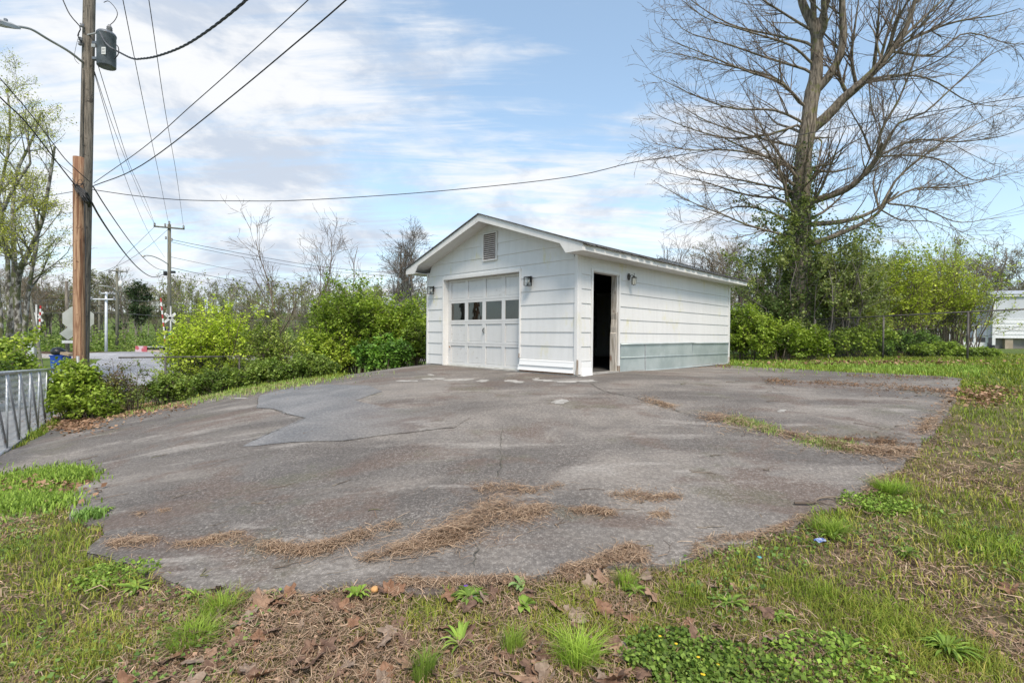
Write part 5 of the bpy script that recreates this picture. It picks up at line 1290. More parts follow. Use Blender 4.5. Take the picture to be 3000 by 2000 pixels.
# hidden depth: limbs to the front and back as well
B1, BR1 = grow(np.vstack([TP[None, 10:24]]), TR[None, 10:24], 12, 4.2, .1, .95, 62, 10, 14, .5, .06, .22, .15, g, lsd=.2, taper_len=.2)
A1 = np.vstack([QP, FP, B1]); AR1 = np.vstack([QR, FR, BR1])
C1, CR1 = grow(np.vstack([UP, LP[:4]]), np.vstack([UR, LR[:4]]), 60, 2.8, .3, 1, 42, 14, 14, .9, .05, .33, .18, g, taper_len=.3)
A1 = np.vstack([A1, C1]); AR1 = np.vstack([AR1, CR1])
A2, AR2 = grow(A1, AR1, 1150, 1.9, .12, 1, 34, 12, 7, .22, .05, .5, .28, g, taper_len=.55, rmin=.0058)
A3, AR3 = grow(A2, AR2, 4400, .85, .12, 1, 36, 13, 5, .05, .10, .6, .5, g, rmin=.005, down=.2)
A4, AR4 = grow(A3, AR3, 7500, .38, .1, 1, 38, 14, 3, .05, .12, .7, .7, g, rmin=.0042)
np_mesh('limb', *tubes(A1, AR1, 7), BARK, big, smoothed=True)
np_mesh('crown', *join([tubes(A2, AR2, 5), tubes(A3, AR3, 3), tubes(A4, AR4, 3)]), TWIG, big)
pos = along(A4, 700, .6, 1, g, .02); V, F_, C = leaves(pos, .05, pal(700, [(.10, .05, .03), (.16, .12, .05)], g), g)
fo = np_mesh('buds', V, F_, LEAF, big, C); fo['kind'] = 'stuff'
# ivy and privet round the trunk
n = 6500; tz = np.clip(g.beta(1.1, 1.6, n), 0, 1) * 8.0 + .2
ti = np.interp(tz, TP[:, 2], np.arange(30)); cx = np.interp(tz, TP[:, 2], TP[:, 0]); cy = np.interp(tz, TP[:, 2], TP[:, 1]); cr = np.interp(tz, TP[:, 2], TR)
ph = g.uniform(0, 2 * np.pi, n); rr0 = cr + np.abs(g.normal(0, .16, n)) * (1.3 - tz / 10)
pos = np.c_[cx + rr0 * np.cos(ph), cy + rr0 * np.sin(ph), tz]
V, F_, C = leaves(pos, .075, pal(n, DARKG, g, .25, pos), g, .2, .36, .4); fo = np_mesh('ivy', V, F_, LEAF, big, C); fo['kind'] = 'stuff'
iv = np.zeros((26, 12, 3)); s = np.linspace(0, 1, 12)
for k_ in range(26):
    z = s * g.uniform(2.5, 6.5); a = g.uniform(0, 6.28) + s * g.normal(0, 1.2); r_ = np.interp(z, TP[:, 2], TR) + .012
    iv[k_] = np.c_[np.interp(z, TP[:, 2], TP[:, 0]) + r_ * np.cos(a), np.interp(z, TP[:, 2], TP[:, 1]) + r_ * np.sin(a), z]
np_mesh('ivy_stem', *tubes(iv, np.full((26, 12), .012), 5), TWIGG, big)

RG = 'shrubs of the right hand thicket'
shrub('privet', 'tall dark privet wrapped round the big tree trunk', 'shrub', 2330, 18.9, 400, 570, 3.4, 40, 15000, .085, OLIVE, 81, group=RG, bark=TWIGG, hang=.6, spread=2.2, twigs=.7)
shrub('privet', 'drooping olive privet on the right of the big tree trunk', 'shrub', 2460, 18.6, 290, 640, 2.6, 32, 10000, .075, OLIVE, 82, group=RG, bark=TWIGG, hang=.6)
shrub('privet', 'dark green privet at the foot of the big tree', 'shrub', 2290, 18.4, 260, 840, 1.6, 36, 7000, .075, DARKG, 83, group=RG, hang=.5)
shrub('green_thicket', 'fresh green bush beside the far corner of the garage', 'thicket', 2190, 17.4, 170, 885, 1.8, 34, 8500, .075, GREEN, 84, group=RG)
shrub('green_thicket', 'round light green bush in front of the big tree', 'thicket', 2280, 16.9, 190, 935, 1.4, 32, 7000, .07, GREEN, 85, group=RG)
shrub('green_thicket', 'low green bush between the tree and the fence post', 'thicket', 2370, 16.8, 170, 960, 1.3, 28, 5000, .07, GREEN, 86, group=RG)
SG = [(.13, .17, .022), (.23, .28, .034), (.33, .37, .055)]
shrub('spring_shrub', 'wide yellow green shrub behind the fence post', 'shrub', 2480, 20.5, 300, 760, 3.0, 44, 11000, .07, SG, 87, group=RG)
shrub('spring_shrub', 'arching yellow green shrub in the middle of the thicket', 'shrub', 2640, 20.5, 340, 705, 3.2, 50, 12500, .07, SG, 88, group=RG)
shrub('spring_shrub', 'feathery shrub leaning toward the trailer', 'shrub', 2800, 20.5, 270, 715, 2.8, 44, 10000, .065, SG, 89, group=RG)
shrub('spring_shrub', 'thin leafy shoot rising above the thicket', 'shrub', 2730, 22.5, 200, 660, 2.0, 22, 4200, .07, SG, 90, group=RG)
shrub('green_thicket', 'dense green bush along the fence foot', 'thicket', 2520, 17.8, 260, 950, 1.6, 36, 8000, .07, GREEN, 91, group=RG)
shrub('green_thicket', 'dark leafy bush in the gap of the fence', 'thicket', 2660, 17.4, 230, 970, 1.5, 34, 7000, .07, [(.04, .075, .016), (.09, .15, .026), (.15, .22, .04)], 92, group=RG)
shrub('vine_mound', 'low mound of vines at the thicket end by the trailer', 'bush', 2850, 15.6, 190, 1018, 1.1, 24, 4200, .07, GREEN, 93, group=RG)
shrub('vine_mound', 'small leafy mound under the feathery shrub', 'bush', 2745, 16.6, 190, 1000, 1.1, 24, 4000, .07, GREEN, 94, group=RG)
shrub('spring_shrub', 'pale hazy shrub behind the big tree trunk', 'shrub', 2560, 26, 420, 720, 3.0, 44, 9000, .075, [(.11, .12, .04), (.18, .19, .06), (.25, .26, .09)], 95, group=RG)
# bare thicket behind the garage roof
for k_, (px, d, pt) in enumerate([(1945, 26, 690), (1995, 27, 705), (2050, 26, 715), (2105, 27, 720), (2160, 26, 735), (2215, 27, 720)]):
    b = base_at(px, d)
    make_tree('bare_saplings', 'clump of bare upright saplings showing above the garage roof', 'saplings', b, P(px, pt, d)[2] - b[2], .75, .05, 22, 110, 420, 100 + k_, TWIG, TWIG, 0, group='bare clumps behind the garage', t0=.25, ang=24, up=.7, trunks=5, rmin=.006, bl=.34)

# ------------------------------------------------------------------ woods
WG = 'trees of the wood beyond the railway'
zero = (0, -400, -50)
def proto(label, seed, **k): return make_tree('wood_tree', label, 'tree', (0, 0, 0), 12.0, k.pop('spread', .85), .17, 20, 130, 620, seed, TWIGF, TWIGF, group=WG, rmin=.014, t0=.3, **k)
LBUD = [(.10, .085, .04), (.15, .13, .055), (.20, .18, .07)]
protos = [proto('bare brown tree in the wood beyond the railway', 111, nl=1500, ls=.15, cs=[(.13, .10, .06), (.15, .14, .06), (.14, .15, .05)]),
          proto('grey bare tree with many fine twigs beyond the railway', 112, nl=1100, ls=.14, cs=[(.11, .11, .05), (.15, .16, .06)], trunks=2, n4=700),
          proto('tree in first pale green leaf beyond the railway', 113, nl=2600, ls=.19, cs=[(.075, .095, .025), (.12, .15, .04), (.17, .20, .06)]),
          proto('tree hung with olive spring leaves beyond the railway', 114, nl=3200, ls=.2, cs=[(.06, .07, .022), (.10, .11, .035), (.15, .15, .055)]),
          proto('reddish budding tree beyond the railway', 115, nl=1500, ls=.15, cs=[(.13, .075, .05), (.17, .11, .07), (.16, .14, .07)])]
g = np.random.default_rng(120); first = [True] * 5
spots = []
for px in np.arange(-140, 980, 27):
    d = g.uniform(56, 84); spots.append((px + g.uniform(-12, 12), d, g.uniform(775, 880) if px < 260 else (g.uniform(780, 880) if px < 470 else g.uniform(870, 925))))
for px in np.arange(-1500, -150, 60): spots.append((px, g.uniform(56, 80), g.uniform(790, 880)))
for px in np.arange(2080, 3150, 60): spots.append((px + g.uniform(-20, 20), g.uniform(40, 62), g.uniform(690, 830)))
for px in np.arange(1000, 1300, 50): spots.append((px + g.uniform(-20, 20), g.uniform(50, 70), g.uniform(850, 900)))
for (px, d, pt) in spots:
    kk = int(g.choice(5, p=[.25, .25, .2, .16, .14])); b = base_at(px, d); H = P(px, pt, d)[2] - b[2]; s = H / 12.0
    if first[kk]:
        first[kk] = False; o = protos[kk]; o.location = Vector(b); o.rotation_euler = (0, 0, g.uniform(0, 6.28)); o.scale = (s * 1.05, s * 1.05, s)
    else: copy_tree(protos[kk], Vector(b), g.uniform(0, 6.28), (s * g.uniform(.9, 1.25), s))
b = base_at(398, 64)
pt_ = make_tree('pine_tree', 'dark evergreen tree among the bare trees beyond the railway', 'tree', b, P(398, 822, 64)[2] - b[2], .5, .18, 30, 200, 700, 131, TWIGF, TWIGF, nl=3600, ls=.24, cs=[(.018, .032, .014), (.034, .055, .022), (.05, .08, .03)], t0=.35, ang=70, up=.1)

# undergrowth along the far side of the railway: nobody could count it
def leaf_mass(name, label, pos, ls, cs, seed, twig=True):
    g = np.random.default_rng(seed); V, F_, C = leaves(pos, ls, pal(len(pos), cs, g, .22, pos * .25), g)
    o = np_mesh(name, V, F_, LEAF, None, C); props(o, label, 'undergrowth', kind='stuff'); return o
g = np.random.default_rng(140)
n = 36000; px = g.uniform(-900, 1150, n); d = g.uniform(52, 70, n); hgt = g.beta(1.2, 2.2, n) * (1.6 + 2.6 * vnoise(px * .02, d * .2, 1.0, 2))
x = (px - 1500) / F * d; y = d; z = zt(x, y) + hgt
leaf_mass('undergrowth', 'green undergrowth along the far side of the railway', np.c_[x, y, z], .26, [(.05, .08, .018), (.10, .15, .03), (.17, .21, .05)], 141)
# wooded hill: one far mass of small bare and budding trees
def hill_wood():
    g = np.random.default_rng(150); N = 680
    th = g.uniform(-66, 60, N); d = g.uniform(88, 235, N); x = d * np.tan(np.radians(th)); y = d; z = zt(x, y)
    Hh = g.uniform(7.5, 12.5, N); K = 4
    s = np.linspace(0, 1, K)[None, :, None]
    tr_ = np.c_[x, y, z][:, None, :] + np.concatenate([g.normal(0, .5, (N, 1, 2)) * s, Hh[:, None, None] * s * .92], 2)
    TRr = .16 * np.linspace(1, .25, K)[None] * np.ones((N, 1))
    P1, R1 = grow(tr_, TRr, N * 7, 4.2, .3, 1, 42, 12, 4, .5, .1, .6, .4, g, rmin=.045)
    P2, R2 = grow(P1, R1, N * 18, 2.2, .2, 1, 40, 14, 3, .3, .12, .6, .6, g, rmin=.032)
    V, Fs = join([tubes(tr_, TRr, 4), tubes(P1, R1, 3), tubes(P2, R2, 3)])
    o = np_mesh('hill_wood', V, Fs, TWIGF); props(o, 'bare and budding wood covering the far hill', 'wood', kind='stuff')
    n = 54000; pos = along(P2, n, 0, 1, g, .35); V, F_, C = leaves(pos, .48, pal(n, [(.13, .11, .06), (.14, .14, .05), (.14, .165, .05), (.18, .20, .06)], g, .22, pos * .06), g)
    f = np_mesh('hill_foliage', V, F_, LEAF, o, C); f['kind'] = 'stuff'
hill_wood()

# ------------------------------------------------------------------ lawn, litter and small plants
def gndv(px, py):
    px = np.asarray(px, float); py = np.asarray(py, float)
    rd = np.stack([(px - 1500) / F, -(py - 1000) / F, -np.ones_like(px)], 1) @ CMn.T
    z = np.full(len(px), -.5)
    for _ in range(14):
        t = (z - CAMZ) / np.minimum(rd[:, 2], -.01); p = CAM[None] + rd * t[:, None]; z = .5 * z + .5 * zt(p[:, 0], p[:, 1])
    return np.c_[p[:, :2], z]
GARP = [gl2w(-.05, -.05), gl2w(L_ + .05, -.05), gl2w(L_ + .05, W_ + .05), gl2w(-.05, W_ + .05)]
g = np.random.default_rng(200)
def edge_dist(x, y):
    e = SLABJ; dm = np.full(len(x), 9e9); q = np.c_[x, y]
    for i in range(0, len(e), 40): dm = np.minimum(dm, np.sqrt(((q[:, None] - e[None, i:i + 40]) ** 2).sum(2)).min(1))
    return dm
def scatter(n, d0, d1, th0=-58, th1=58, slab=.0, power=1.0):
    d = (d0 ** power + g.random(n) * (d1 ** power - d0 ** power)) ** (1 / power); th = np.radians(g.uniform(th0, th1, n))
    x = d * np.sin(th) ; y = d * np.cos(th)
    ok = ~inpoly(x + g.normal(0, .02, n), y + g.normal(0, .02, n), SLABJ) & ~inpoly(x, y, GARP) & ~inpoly(x, y, STP) & ~inpoly(x, y, APP)
    return x[ok], y[ok]
def dry(x, y):
    v = .75 * (vnoise(x, y, .9, 20) - .5) + .65 * (vnoise(x, y, 2.9, 21) - .5) + .35 * (vnoise(x, y, 8.0, 22) - .5) + .55
    v = v + .46 * np.exp(-((x - .1) ** 2 / 4.5 + (y - 2.0) ** 2 / .8)) + .10 * np.exp(-((x + 1.6) ** 2 / .5 + (y - 2.4) ** 2 / .3))
    v = v - .22 * smooth(6, 12, np.hypot(x, y)) - .12 * smooth(1.0, 3.5, x) - .06 * smooth(-1, -3, x)
    return np.clip(v, 0, 1.2)
def blades(x, y, h, w, cols, bend=.6, flat=None, zoff=-.012):
    n = len(x); a = g.uniform(0, 2 * np.pi, n); d = np.c_[np.cos(a), np.sin(a), np.zeros(n)]; s = np.c_[-np.sin(a), np.cos(a), np.zeros(n)]
    p = np.c_[x, y, zt(x, y) + zoff]; L = np.abs(g.normal(bend, .35, n))[:, None] * h[:, None]; up = np.array([0, 0, 1.0])
    w = w[:, None]; h = h[:, None]
    m = p + d * L * .35 + up * h * .62; t = p + d * L + up * h * np.clip(1.0 - .25 * L / h, .45, 1)
    V = np.stack([p - s * w, p + s * w, m + s * w * .8, m - s * w * .8, t], 1).reshape(-1, 3); i = np.arange(n)[:, None] * 5
    return V, [i + np.array([[0, 1, 2, 3]]), i + np.array([[3, 2, 4]])], np.repeat(cols, 5, axis=0)
def mix3(f, a, b): return np.array(a)[None] * (1 - f[:, None]) + np.array(b)[None] * f[:, None]
Vs, Fq, Ft, Cs, o_ = [], [], [], [], 0
for (n, d0, d1, th0, th1, hm, wm, thr) in ((130000, 1.25, 3.2, -58, 58, .040, .0016, .86), (110000, 3.2, 6.5, -60, 60, .045, .0026, .86), (66000, 6.5, 12, -60, 60, .055, .0045, .95), (54000, 12, 24, 20, 58, .06, .008, .99), (40000, 9, 16, -58, -2, .09, .006, .99), (24000, 14, 34, -58, -20, .10, .012, .99)):
    x, y = scatter(n, d0, d1, th0, th1, power=1.6)
    dr = dry(x, y); keep = g.random(len(x)) < np.clip(1.25 - dr * 1.15, .12, 1); x, y, dr = x[keep], y[keep], dr[keep]; m = len(x)
    tuft = smooth(.60, .85, vnoise(x, y, 2.6, 30)) * .8 + smooth(.7, .9, vnoise(x, y, 7.0, 31)) * .7
    h = .82 * hm * (.55 + .9 * g.random(m)) * (1 + tuft) * (1.15 - .45 * np.clip(dr, 0, 1))
    f = np.clip(g.random(m) * .8 + dr * .75 - .42, 0, 1); br = np.clip(tuft * .6 + g.random(m) * .5, 0, 1)
    green = mix3(br, (.14, .19, .022), (.24, .34, .035)); yel = mix3(g.random(m), (.34, .31, .05), (.46, .38, .11)); straw = mix3(g.random(m), (.40, .30, .17), (.58, .47, .31))
    c = np.where((f > .80)[:, None], straw, green * (1 - np.clip(f / .8, 0, 1))[:, None] + yel * np.clip(f / .8, 0, 1)[:, None]) * np.clip(g.normal(1, .16, (m, 1)), .6, 1.5)
    V, (q, t), C = blades(x, y, h, np.full(m, wm) * g.uniform(.7, 1.4, m), c, .75)
    Vs.append(V); Fq.append(q + o_); Ft.append(t + o_); Cs.append(C); o_ += len(V)
o = np_mesh('lawn_grass', np.vstack(Vs), [np.vstack(Fq), np.vstack(Ft)], GRASSM, None, np.vstack(Cs)); props(o, 'short patchy green and yellow grass of the lawn', 'grass', kind='stuff')

# dry thatch lying on the earth
def straw_set(x, y, z, L, w, cols, lift=.02, ang=None, asd=9.0):
    n = len(x); a = g.uniform(0, 2 * np.pi, n) if ang is None else g.normal(ang, asd, n)
    d = np.c_[np.cos(a), np.sin(a), g.normal(0, .14, n)] * L[:, None]; s = np.c_[-np.sin(a), np.cos(a), g.normal(0, .3, n)] * w[:, None]
    p = np.c_[x, y, z]; m = p + np.c_[g.normal(0, .012, n), g.normal(0, .012, n), np.abs(g.normal(0, lift * .5, n)) + .002]
    V = np.stack([p - d * .5 - s, p - d * .5 + s, m + s, m - s, p + d * .5 + s * .6, p + d * .5 - s * .6], 1).reshape(-1, 3); i = np.arange(n)[:, None] * 6
    return V, np.concatenate([i + np.array([[0, 1, 2, 3]]), i + np.array([[3, 2, 4, 5]])]), np.repeat(cols, 6, axis=0)
def straw_cols(n): return mix3(g.random(n), (.21, .13, .085), (.50, .365, .25)) * np.clip(g.normal(1, .18, (n, 1)), .55, 1.5)
Vs, Fs_, Cs, o_ = [], [], [], 0
for n, d0, d1, L0, w0 in ((54000, 1.25, 3.4, .07, .0012), (42000, 3.4, 7.5, .085, .0020), (16000, 7.5, 14, .10, .004)):
    x, y = scatter(n, d0, d1, power=1.6); dr = dry(x, y); k_ = g.random(len(x)) < np.clip(dr * 1.4 - .25, .04, 1); x, y = x[k_], y[k_]; m = len(x)
    V, q, C = straw_set(x, y, zt(x, y) + g.uniform(-.012, .018, m), L0 * g.uniform(.4, 1.5, m), w0 * g.uniform(.6, 1.6, m), straw_cols(m)); Vs.append(V); Fs_.append(q + o_); Cs.append(C); o_ += len(V)
o = np_mesh('dry_thatch', np.vstack(Vs), np.vstack(Fs_), DRYM, None, np.vstack(Cs)); props(o, 'dead straw coloured grass lying over the bare earth', 'dead grass', kind='stuff')
# clover and small creeping weeds
x, y = scatter(60000, 1.25, 7.5, power=1.6); v = vnoise(x, y, 1.5, 41) * .7 + vnoise(x, y, 5, 42) * .35; k_ = v > .60; x, y = x[k_], y[k_]
pos = np.c_[x, y, zt(x, y) + g.uniform(-.005, .03, len(x))]
V, F_, C = leaves(pos, .020, pal(len(pos), [(.055, .095, .022), (.10, .16, .035), (.15, .21, .05)], g), g, 1.2, .45); o = np_mesh('clover', V, F_, GRASSM, None, C); props(o, 'low clover and creeping weeds in the lawn', 'weeds', kind='stuff')

x, y = scatter(60000, 1.25, 6.0, power=1.5); k_ = g.random(len(x)) < np.clip(dry(x, y) * 1.5 - .55, .02, 1); x, y = x[k_], y[k_]; pos = np.c_[x, y, zt(x, y) + g.uniform(-.006, .014, len(x))]
V, F_, C = leaves(pos, .020, pal(len(pos), [(.075, .045, .028), (.15, .09, .058), (.24, .16, .11)], g, .25), g, 1.4, .40); o = np_mesh('leaf_fragments', V, F_, DRYM, None, C); props(o, 'fine brown leaf fragments mixed through the bare lawn', 'leaf litter', kind='stuff')
# straw drifts washed across the slab
def drift(label, path, wpx, n, heap=.02, L=.10, w=.0017, cols=None, name='straw_drift', aligned=False):
    n = int(n * 1.35); wpx = wpx * .8
    p = spline([(a, b, 0) for a, b in path], 40)[:, :2]; i = g.random(n) * 39; k_ = i.astype(int); f = (i - k_)[:, None]; c = p[k_] * (1 - f) + p[np.minimum(k_ + 1, 39)] * f
    ok = g.random(n) < np.clip(2.6 * vnoise(c[:, 0] + g.normal(0, 6, n), c[:, 1], .045, 17) - .45, .05, 1); c = c[ok]; n = len(c)
    wj = wpx * (.35 + .9 * vnoise(c[:, 0], c[:, 1], .02, 7)); u = g.normal(0, 1, (n, 2)); u = u * np.exp(g.normal(-.15, .45, (n, 1)))
    c = c + u * wj[:, None] * np.array([1.0, .42]); q = gndv(c[:, 0], c[:, 1]); rr = np.exp(-(u ** 2).sum(1) * .8)
    z = q[:, 2] + .018 + g.random(n) * heap * rr
    V, F_, C = straw_set(q[:, 0], q[:, 1], z, L * .8 * g.uniform(.3, 1.6, n), w * .72 * g.uniform(.6, 1.6, n), straw_cols(n) if cols is None else pal(n, cols, g), .015, .25 if aligned else None, .7)
    o = np_mesh(name, V, F_, DRYM, None, C); return props(o, label, 'straw', 'straw drifts on the driveway', 'stuff')
drift('thick heap of pale straw in the middle of the slab', [(1290,1590),(1360,1555),(1430,1515),(1490,1470)], 62, 2600, .07, aligned=True)
drift('straw fanned out at the top of the thick heap', [(1400,1440),(1480,1432),(1560,1445),(1640,1428)], 26, 700, .03)
drift('flattened straw on the right flank of the thick heap', [(1500,1520),(1560,1505),(1600,1490)], 36, 700, .03)
drift('long band of straw leading away from the thick heap', [(700,1592),(800,1610),(900,1620),(1010,1590),(1090,1560),(1160,1545)], 34, 2300, .035)
drift('loose straw below the long band', [(1075,1645),(1150,1625),(1240,1600),(1310,1575)], 36, 1500, .03, aligned=True)
drift('thin straw tongue reaching the moss stain', [(520,1602),(580,1598),(640,1585),(700,1573)], 18, 700, .025)
drift('small flat straw patch near the weedy edge', [(330,1600),(390,1592),(455,1588)], 26, 700, .02)
drift('little straw streak beside a stick', [(400,1512),(450,1506),(495,1498)], 10, 160, .012)
drift('thin straw wisp right of the heap', [(1680,1505),(1740,1500),(1790,1512)], 30, 420, .02)
drift('straw wisp stretched toward the lawn', [(1790,1457),(1850,1455),(1920,1465),(1985,1458)], 22, 520, .02)
drift('straw scrap near the lawn edge', [(1920,1512),(1960,1518)], 22, 180, .012)
drift('straw bank against the lawn edge', [(1640,1688),(1720,1668),(1800,1640),(1850,1618),(1870,1660)], 30, 1900, .04)
drift('straw washed along the near slab edge', [(1170,1712),(1260,1716),(1340,1712),(1440,1708),(1540,1704)], 20, 900, .02)
drift('dry grass filling the joint of the slab', [(2050,1222),(2150,1238),(2230,1258),(2300,1275),(2400,1300),(2500,1318),(2600,1330),(2670,1330)], 38, 4200, .045, .12, .0024)
drift('pale grass tuft at the head of the joint', [(1885,1172),(1930,1184),(1972,1196)], 20, 520, .03, .1, .0024)
drift('straw fringe along the right slab edge', [(2700,1270),(2740,1225),(2775,1190),(2790,1150)], 30, 1100, .02, .1, .003)
drift('straw and bark by the lower right slab edge', [(2640,1375),(2570,1415),(2540,1455),(2480,1485)], 26, 900, .025, .09, .002)
drift('straw by the right corner of the near edge', [(2360,1520),(2290,1552),(2200,1580),(2080,1590),(2030,1640)], 20, 800, .02)
BRN = [(.05, .03, .018), (.12, .07, .04), (.22, .14, .085)]
drift('dark leaf crumbs in the far joint of the slab', [(2250,1117),(2340,1122),(2430,1124),(2520,1130),(2620,1136),(2720,1146),(2800,1150)], 24, 1900, .02, .06, .006, BRN, 'leaf_crumbs')
drift('brown crumbs along the far lawn edge of the slab', [(2480,1102),(2600,1106),(2720,1108),(2800,1116)], 20, 700, .015, .05, .006, BRN, 'leaf_crumbs')
drift('dead leaves gathered at the foot of the metal sheet', [(2030,1072),(2070,1070),(2110,1073),(2140,1074)], 10, 420, .05, .08, .010, BRN, 'leaf_crumbs')
drift('brown debris on the slab beyond the grass joint', [(2400,1290),(2500,1292),(2600,1300),(2680,1310)], 24, 900, .015, .06, .003, BRN, 'leaf_crumbs')
drift('dry grass edging between the slab and the hedge', [(470,1195),(600,1167),(700,1152),(820,1133),(950,1113),(1060,1094),(1180,1076),(1245,1066)], 20, 3400, .06, .12, .004)
# fresh grass growing in the joint and along the hedge edge
def strip(label, path, wpx, n, h, w, cs, up=.5):
    p = spline([(a, b, 0) for a, b in path], 40)[:, :2]; i = g.integers(0, 40, n); c = p[i] + g.normal(0, 1, (n, 2)) * wpx * np.array([1, .4]); q = gndv(c[:, 0], c[:, 1])
    V, (a, b), C = blades(q[:, 0], q[:, 1], h * g.uniform(.5, 1.4, n), w * g.uniform(.7, 1.3, n), pal(n, cs, g), up, zoff=.0)
    o = np_mesh('grass_strip', V, [a, b], GRASSM, None, C); return props(o, label, 'grass', kind='stuff')
GRS = [(.10, .15, .035), (.17, .25, .05), (.25, .29, .09)]
strip('fresh grass sprouting along the slab joint', [(2140,1232),(2200,1245),(2275,1268)], 16, 1500, .05, .003, GRS)
strip('second tuft row of grass in the slab joint', [(2350,1292),(2430,1305),(2500,1316)], 18, 1500, .05, .003, GRS)
strip('bright grass edge under the hedge', [(300,1215),(480,1186),(620,1162),(760,1140),(900,1118),(1050,1092),(1160,1077)], 16, 5200, .10, .006, GRS)
strip('bright grass strip behind the slab by the thicket', [(2150,1062),(2300,1066),(2500,1074),(2700,1082),(2860,1086)], 24, 7000, .09, .006, [(.10, .16, .03), (.16, .25, .04), (.22, .29, .06)])
strip('lush chickweed tongue at the left slab edge', [(20,1408),(120,1400),(200,1390),(260,1394)], 30, 3600, .07, .006, [(.08, .13, .02), (.14, .21, .03), (.20, .28, .045)])
strip('lush chickweed patch below the left slab corner', [(-20,1478),(60,1470),(110,1455),(170,1468)], 44, 3800, .07, .006, [(.08, .13, .02), (.14, .21, .03), (.20, .28, .045)])
strip('sprigs of weed at the left slab corner', [(230,1525),(260,1515),(300,1510)], 14, 260, .07, .007, [(.08, .14, .03), (.14, .22, .05)])

# fallen leaves: lobed, curled, each its own object near the camera
def leaf_mesh(seed):
    r = np.random.default_rng(seed); n = 22; a = np.linspace(-np.pi, np.pi, n, endpoint=False)
    rad = .040 + .013 * np.cos(a * 5 + r.uniform(-.4, .4)) * (.7 + .3 * np.cos(a)) + .010 * np.cos(a) + r.normal(0, .003, n)
    cu = r.uniform(-6, 9, 2); V = [(0, 0, .012)]
    for k_ in range(n):
        x, y = rad[k_] * math.cos(a[k_]) * 1.25, rad[k_] * math.sin(a[k_]); V.append((x, y, .010 + cu[0] * x * x * .5 + cu[1] * y * y * .6 + r.normal(0, .004)))
    me = bpy.data.meshes.new('fallen_leaf'); me.from_pydata(V, [], [(0, 1 + k_, 1 + (k_ + 1) % n) for k_ in range(n)]); me.update()
    return me
LM = [M('fallen_leaf_brown_%s' % nm, c1, c2, 30, .8, 0, .4, 90) for nm, c1, c2 in (('tan', (.22, .13, .08), (.32, .20, .13)), ('rust', (.17, .085, .045), (.27, .15, .09)), ('grey', (.20, .14, .10), (.31, .23, .17)), ('dark', (.10, .055, .035), (.20, .12, .08)))]
for m_ in LM:
    pass
LEAFM = []
for k_ in range(12):
    me = leaf_mesh(300 + k_); me.materials.append(LM[k_ % 4]); LEAFM.append(me)
x, y = scatter(5200, 1.35, 4.6, power=1.5); w_ = .5 * dry(x, y) + .55 * np.exp(-((x - .1) ** 2 / 3.5 + (y - 2.1) ** 2 / .8)); k_ = np.argsort(-w_ - g.random(len(x)) * 1.6)[:285]
for a, b in zip(x[k_], y[k_]):
    o = bpy.data.objects.new('fallen_leaf', LEAFM[int(g.integers(12))]); COL.objects.link(o); s = float(g.uniform(.45, 1.1))
    o.location = (a, b, float(zt(a, b)) + .010); o.rotation_euler = (g.normal(0, .35), g.normal(0, .35), g.uniform(0, 6.28)); o.scale = (s, s, s)
    props(o, 'curled brown fallen leaf lying in the grass', 'leaf', 'fallen leaves on the lawn')
def litter(label, px, py, sx, sy, n, size):
    c = np.c_[g.normal(px, sx, n), g.normal(py, sy, n)] ; q = gndv(c[:, 0], c[:, 1]); q[:, 2] += g.uniform(.01, .05, n)
    V, F_, C = leaves(q, size, pal(n, [(.09, .05, .03), (.17, .10, .06), (.26, .17, .11)], g), g, 1.6, .42); o = np_mesh('leaf_litter', V, F_, DRYM, None, C); props(o, label, 'leaf litter', kind='stuff')
litter('drift of brown leaves under the bush by the gate', 200, 1238, 45, 14, 2300, .06)
litter('drift of brown leaves along the slab edge by the bush', 310, 1208, 60, 9, 1700, .055)
litter('scattered brown leaves below the brush heap', 450, 1190, 55, 6, 800, .055)
litter('brown leaf patch on the lawn by the right slab corner', 2880, 1160, 50, 14, 700, .05)
litter('brown leaf patch in the left lawn corner', 110, 1432, 70, 16, 500, .045)
litter('dead leaves lying under the right hand thicket', 2500, 1066, 190, 4, 1100, .08)

